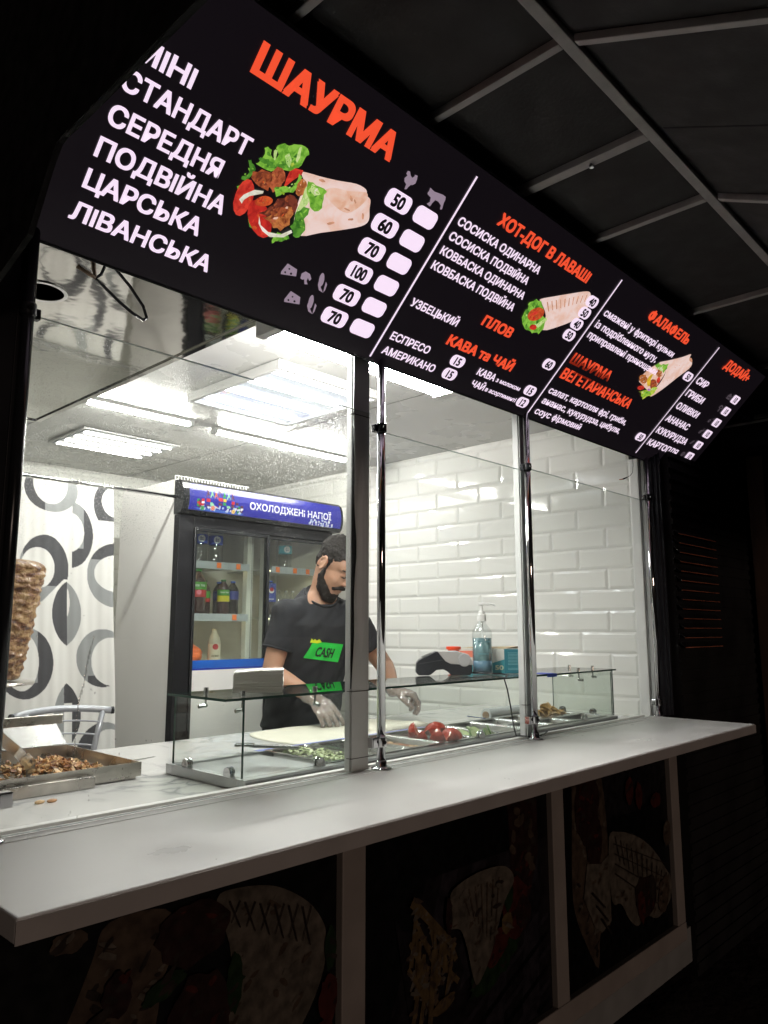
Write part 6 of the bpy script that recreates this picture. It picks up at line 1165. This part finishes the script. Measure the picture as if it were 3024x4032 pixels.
# ================================================================== THE MAN AT THE COUNTER
pe_ = thing('person', 'bearded man in black t-shirt and clear plastic gloves looking down at the counter', 'person', (2.33, 1.28, .2))
tr_ = Vector((-.93, .37, 0)).normalized(); tf_ = Vector((-.37, -.93, 0)).normalized()
def oval(c, rx, ry, n=28, flat=0.):
    c = Vector(c); o = []
    for k in range(n):
        a = 2*math.pi*k/n; ca, sa = math.cos(a), math.sin(a)
        p = 2.5
        q = (abs(ca)**p+abs(sa)**p)**(-1/p)
        o.append(c+tr_*rx*ca*q+tf_*ry*sa*q)
    return o
SPINE = [(2.345, 1.315, .90, .165, .115), (2.340, 1.295, 1.10, .162, .112), (2.322, 1.255, 1.25, .155, .110), (2.305, 1.212, 1.40, .172, .118), (2.298, 1.178, 1.50, .172, .108), (2.297, 1.160, 1.572, .122, .085), (2.300, 1.142, 1.645, .066, .064)]
NK = Vector((2.300, 1.142, 1.625))
HC = Vector((2.302, 1.060, 1.762))
fh = Vector((.30, -.955, 0)).normalized(); PT = R(41)
HF = (fh*math.cos(PT)-Vector((0, 0, 1))*math.sin(PT)).normalized(); HU = (Vector((0, 0, 1))*math.cos(PT)+fh*math.sin(PT)).normalized(); HR = HF.cross(HU).normalized()
def hp3(r, f, u): return HC+HR*r+HF*f+HU*u
def hell(mb, c, rad, n=24, m=16): mb.ell(hp3(*c), HR*rad[0], HF*rad[1], HU*rad[2], n, m)
RS, RE, RW = Vector((2.162, 1.205, 1.537)), Vector((2.093, 1.225, 1.298)), Vector((2.100, .952, 1.207))
LS, LE, LW = Vector((2.440, 1.095, 1.535)), Vector((2.645, 1.07, 1.310)), Vector((2.465, .850, 1.225))
def hand(mb, wr, d, nrm, side, grow=0., curl=(30, 35, 25), spread=1.):
    d = Vector(d).normalized(); nrm = Vector(nrm); nrm = (nrm-d*nrm.dot(d)).normalized(); s = d.cross(nrm)
    if s.dot(Vector(side)) < 0: s = -s
    g = grow
    for i, (off, ln_) in enumerate(((.029, .92), (.010, 1.0), (-.009, .95), (-.027, .76))):
        kn = wr+d*(.088-.004*abs(i-1))+s*off*spread+nrm*(.004-.003*abs(i-1.2))
        mb.caps([wr+s*off*.45, wr+d*.045+s*off*.8, kn], [.0135+g, .0125+g, .0105+g], 12)
        p = kn; dd = d.copy(); nn = nrm.copy(); rad = .0098-.0008*(i == 3)
        pts = [p]; rr = [rad+g]
        for L_, c in zip((.043*ln_, .027*ln_, .021*ln_), curl):
            a = R(c+4*(i-1.5)); dd, nn = (dd*math.cos(a)-nn*math.sin(a)).normalized(), (nn*math.cos(a)+dd*math.sin(a)).normalized()
            p = p+dd*L_+s*(.002*(1.5-i)*spread); pts.append(p); rad -= .0008; rr.append(rad+g)
        mb.caps(pts, rr, 12)
    mb.ell(wr+d*.048, d*(.048+g), s*(.040+g), nrm*(.015+g), 16, 10)
    t0 = wr+d*.022+s*.020-nrm*.004; t1 = t0+(d*.55+s*.65-nrm*.35).normalized()*.038; t2 = t1+(d*.80+s*.30-nrm*.45).normalized()*.032; t3 = t2+(d*.85+s*.05-nrm*.5).normalized()*.026
    mb.caps([t0, t1, t2, t3], [.0145+g, .0125+g, .0105+g, .0085+g], 12)
    return s
RH = dict(d=(.30, -.62, -.70), nrm=(-.35, -.70, .62), side=(1, 0, 0), curl=(22, 28, 20), spread=1.3)
LH = dict(d=(.70, -.60, -.22), nrm=(.1, -.25, 1), side=(-.6, -.8, 0), curl=(46, 44, 30), spread=1.3)
b = MB()
b.loft([oval((x, y, z), rx*.93, ry*.93) for x, y, z, rx, ry in SPINE])
b.caps([NK+Vector((0, .01, -.04)), NK+Vector((.002, -.018, .045)), hp3(0, -.022, -.030)], [.068, .058, .050], 20)
hell(b, (0, -.004, .040), (.077, .088, .086)); hell(b, (0, .030, -.035), (.064, .068, .082)); hell(b, (0, .055, -.085), (.044, .042, .034)); hell(b, (0, .072, -.105), (.026, .020, .018), 14, 10)
hell(b, (0, .052, .040), (.062, .042, .045)); hell(b, (.034, .058, -.030), (.026, .028, .028), 14, 10); hell(b, (-.034, .058, -.030), (.026, .028, .028), 14, 10)
b.caps([hp3(0, .088, .022), hp3(0, .104, -.008), hp3(0, .113, -.022)], [.010, .012, .0135], 12); b.sph(hp3(.012, .101, -.026), .009); b.sph(hp3(-.012, .101, -.026), .009)
for s_ in (-1, 1):
    b.caps([hp3(.014*s_, .092, .030), hp3(.034*s_, .086, .033), hp3(.052*s_, .068, .028)], [.009, .010, .008], 12)
    b.ell(hp3(.032*s_, .080, .008), HR*.016, HF*.012, HU*.010, 14, 10)
    # ear: rim, lobe and bowl
    ec = hp3(.078*s_, -.008, -.002); rim = [ec+HF*(.019*math.cos(a)-.006)+HU*(.031*math.sin(a)+.002)+HR*s_*(.008+.004*math.cos(a+1)) for a in [R(t_) for t_ in range(-60, 230, 24)]]
    b.tube(rim, [.0045]*len(rim), 8); b.ell(ec+HU*-.020+HF*.002+HR*.004*s_, HF*.009, HU*.011, HR*.006, 12, 8); b.ell(ec+HR*s_*.002, HF*.017, HU*.026, HR*.0055, 14, 9)
b.caps([hp3(.024, .086, -.064), hp3(0, .100, -.062), hp3(-.024, .086, -.064)], [.005, .0075, .005], 10); b.caps([hp3(.020, .086, -.073), hp3(0, .097, -.073), hp3(-.020, .086, -.073)], [.005, .008, .005], 10)
b.caps([RS, (RS+RE)/2+Vector((0, 0, .01)), RE], [.060, .050, .042], 18); b.caps([RE, RE*.65+RW*.35, RW], [.043, .041, .0265], 18)
b.caps([LS, (LS+LE)/2, LE], [.060, .050, .042], 18); b.caps([LE, LE*.65+LW*.35, LW], [.043, .041, .0265], 18)
hand(b, RW, **RH); hand(b, LW, **LH)
body = link_mesh('body', fuse(b, .0045, 5), skin, pe_, True)
# t-shirt
s_b = MB()
s_b.loft([oval((2.345, 1.312, 1.045), .185, .135), oval((2.343, 1.300, 1.12), .176, .128)]+[oval((x, y, z), rx+.012, ry+.012) for x, y, z, rx, ry in SPINE[2:5]]+[[p+Vector((0, 0, -.40*(p-Vector((2.297, 1.160, 1.572))).dot(tf_))) for p in oval((2.297, 1.160, 1.572), .134, .095)]]+[[p+Vector((0, 0, -.62*(p-Vector((2.299, 1.150, 1.632))).dot(tf_))) for p in oval((2.299, 1.150, 1.632), .084, .080)]])
for q_ in (RS, LS): s_b.caps([Vector((2.299, 1.155, 1.605)), (Vector((2.299, 1.155, 1.60))+q_)/2+Vector((0, 0, .012)), q_], [.060, .052, .058], 16)
SL = RS+(RE-RS)*.60; SL2 = LS+(LE-LS)*.55
for a_, c_ in ((RS, SL), (LS, SL2)):
    inn = Vector((2.298, 1.165, 1.535))
    s_b.caps([inn+(a_-inn)*.45, a_+Vector((0, 0, .006))], [.075, .074], 18); s_b.tube([a_, a_+(c_-a_)*.5, c_], [.073, .068, .066], 20)
shirt_me = fuse(s_b, .007, 5)
nrm_ = [v.normal.copy() for v in shirt_me.vertices]
for v, n_ in zip(shirt_me.vertices, nrm_):
    p = v.co; lo = max(0, min(1, (1.58-p.z)/.25)); u1 = p.dot(tr_)
    drape = noise.noise((p.x*15, p.y*15, p.z*4.2))*.010*lo+noise.noise((p.x*34+5, p.y*34, p.z*11))*.0035
    diag = noise.noise(((p.z+u1*.8)*26, (p.z-u1)*5, p.y*4))*.006
    v.co = p+n_*(drape+diag)
shirt_me.update()
shirt = link_mesh('t_shirt', shirt_me, shirt_m, pe_, True)
bvh = BVHTree.FromPolygons([v.co+offset_of(pe_) for v in shirt_me.vertices], [tuple(p.vertices) for p in shirt_me.polygons])
m = MB(); cc = Vector((2.300, 1.141, 1.634)); m.tube([cc+tr_*.071*math.cos(a)+tf_*(.074*math.sin(a)+.006)+Vector((0, 0, -.050*math.sin(a)-.002)) for a in [2*math.pi*k/32 for k in range(33)]], .0055, 8); m.build('collar', shirt_m, shirt, smooth=True)
# rolled sleeve hems
for a_, c_ in ((RS, SL), (LS, SL2)):
    d = (c_-a_).normalized(); u = d.orthogonal().normalized(); w = d.cross(u); m = MB(); m.tube([c_-d*.002+(u*math.cos(q)+w*math.sin(q))*.0665 for q in [2*math.pi*k/28 for k in range(29)]], .005, 8); m.build('sleeve_hem', shirt_m, shirt, smooth=True)
# printed patch on the chest, laid on the cloth
def on_cloth(p, k):
    p = Vector(p); hit = bvh.ray_cast(p+tf_*.4, -tf_)
    return (hit[0]+tf_*k) if hit[0] is not None else p
CARD = [(2.202, 1.057, 1.430), (2.341, 1.002, 1.416), (2.326, 1.008, 1.337), (2.171, 1.069, 1.359)]
cq = [Vector(p) for p in CARD]; m = MB(); nn_ = 14
g_ = [[on_cloth((cq[0]*(1-i/nn_)+cq[1]*(i/nn_))*(1-j/nn_)+(cq[3]*(1-i/nn_)+cq[2]*(i/nn_))*(j/nn_), .004) for i in range(nn_+1)] for j in range(nn_+1)]
m.loft(g_, cap=False, closed=False); card = m.build('green_patch', mat('bright_green_print', lin((38, 200, 70)), .5), pe_, True, fix=False)
m = MB(); o0, ox, oz = Vector((2.216, 1.052, 1.366)), Vector((.0765, -.031, -.0095)), Vector((.010, -.004, .042))
put_text(m, 'CASH', lambda u, q, e=0: on_cloth(o0+ox*u+oz*q, .006+e*.002), 0, 1, 0, 1, .03); m.build('patch_text', black_print, card, fix=False)
m = MB(); q_ = [(2.189, 1.062, 1.425), (2.195, 1.059, 1.443), (2.203, 1.057, 1.434), (2.209, 1.055, 1.441), (2.217, 1.051, 1.433), (2.227, 1.047, 1.440), (2.239, 1.042, 1.426), (2.22, 1.05, 1.422)]
m.poly([on_cloth(p, .0075) for p in q_]); m.build('yellow_print', mat('yellow_green_print', lin((215, 235, 40)), .5), pe_, fix=False)
# hair, beard, brows
hb = MB(); hell(hb, (0, -.014, .062), (.084, .090, .082)); hell(hb, (0, -.044, .006), (.066, .046, .058)); hell(hb, (0, .022, .098), (.066, .062, .040))
for s_ in (-1, 1): hb.caps([hp3(.074*s_, .006, .034), hp3(.074*s_, .012, .010), hp3(.071*s_, .014, -.018)], [.012, .007, .004], 10)
hair_me = fuse(hb, .005, 3, [(cloud('hair_tuft', .012, 3), .013)])
link_mesh('hair', hair_me, hair_m, pe_, True)
bb = MB()
for s_ in (-1, 1):
    bb.caps([hp3(.070*s_, .008, -.020), hp3(.064*s_, .010, -.052), hp3(.050*s_, .036, -.094), hp3(.024*s_, .070, -.116), hp3(0, .080, -.119)], [.007, .015, .022, .024, .024], 14)
    bb.caps([hp3(.053*s_, .034, -.060), hp3(.047*s_, .052, -.082), hp3(.032*s_, .074, -.099)], [.011, .015, .016], 10)
    bb.caps([hp3(.036*s_, .082, -.064), hp3(.020*s_, .098, -.051), hp3(.003*s_, .105, -.047)], [.008, .009, .008], 10)
bb.ell(hp3(0, .088, -.092), HR*.026, HF*.014, HU*.010, 12, 8)
beard_me = fuse(bb, .004, 2, [(cloud('beard_tuft', .012, 3), .009)])
link_mesh('beard', beard_me, hair_m, pe_, True)
for s_ in (-1, 1):
    m = MB(); m.caps([hp3(.014*s_, .100, .030), hp3(.034*s_, .097, .037), hp3(.054*s_, .077, .030)], [.0045, .005, .003], 8); m.build('eyebrow', hair_m, pe_, True)
    m = MB(); m.caps([hp3(.019*s_, .090, .004), hp3(.032*s_, .093, .000), hp3(.046*s_, .086, .003)], [.0018, .0022, .0015], 8); m.build('eyelash', hair_m, pe_, True)
# gloves
gm_ = bpy.data.materials.new('clear_glove_plastic'); gm_.use_nodes = True
nt = gm_.node_tree; N = nt.nodes; L = nt.links; N.remove(N['Principled BSDF'])
t_n = N.new('ShaderNodeBsdfTransparent'); t_n.inputs[0].default_value = (.92, .90, .90, 1); g_n = N.new('ShaderNodeBsdfGlossy'); g_n.inputs['Roughness'].default_value = .14
d_n = N.new('ShaderNodeBsdfDiffuse'); d_n.inputs[0].default_value = (.72, .68, .67, 1)
tc = N.new('ShaderNodeTexCoord'); no = N.new('ShaderNodeTexNoise'); no.inputs['Scale'].default_value = 75; no.inputs['Detail'].default_value = 5; L.new(tc.outputs['Object'], no.inputs['Vector'])
bu = N.new('ShaderNodeBump'); bu.inputs['Strength'].default_value = 1; bu.inputs['Distance'].default_value = .012; L.new(no.outputs['Fac'], bu.inputs['Height']); L.new(bu.outputs[0], g_n.inputs['Normal']); L.new(bu.outputs[0], d_n.inputs['Normal'])
m1 = N.new('ShaderNodeMixShader'); m1.inputs[0].default_value = .36; L.new(t_n.outputs[0], m1.inputs[1]); L.new(g_n.outputs[0], m1.inputs[2])
m2 = N.new('ShaderNodeMixShader'); m2.inputs[0].default_value = .26; L.new(m1.outputs[0], m2.inputs[1]); L.new(d_n.outputs[0], m2.inputs[2]); L.new(m2.outputs[0], N['Material Output'].inputs['Surface'])
for wr, H_, pv in ((RW, RH, RE), (LW, LH, LE)):
    m = MB(); hand(m, wr, grow=.0022, **H_); bk = (pv-wr).normalized(); m.caps([wr+bk*.035, wr], [.036, .033], 16)
    link_mesh('plastic_glove', fuse(m, .0032, 2, [(cloud('glove_crinkle', .016, 3), .009)]), gm_, pe_, True)
# trousers, apron-free legs and shoes behind the counter
m = MB()
for sg in (-1, 1):
    h_ = Vector((2.345, 1.312, .98))+tr_*.085*sg; f_0 = Vector((h_.x+tr_.x*.03*sg, h_.y+tr_.y*.03*sg, .26))
    m.loft([[c+tr_*r_a*math.cos(q)+tf_*r_a*1.08*math.sin(q) for q in [2*math.pi*k/16 for k in range(16)]] for c, r_a in ((h_+Vector((0, 0, .06)), .092), (h_+(f_0-h_)*.25, .088), (h_+(f_0-h_)*.55, .068), (f_0, .056))])
link_mesh('trousers', fuse(m, .012, 4), jeans_m, pe_, True)
for sg in (-1, 1):
    c = Vector((2.345, 1.312, .235))+tr_*.115*sg+tf_*.05; m = MB(); m.ell(c, tf_*.135, tr_*.048, Vector((0, 0, .034)), 18, 10); m.ell(c-tf_*.06+Vector((0, 0, .03)), tf_*.06, tr_*.042, Vector((0, 0, .035)), 16, 9); m.build('shoe', black_m, pe_, True)
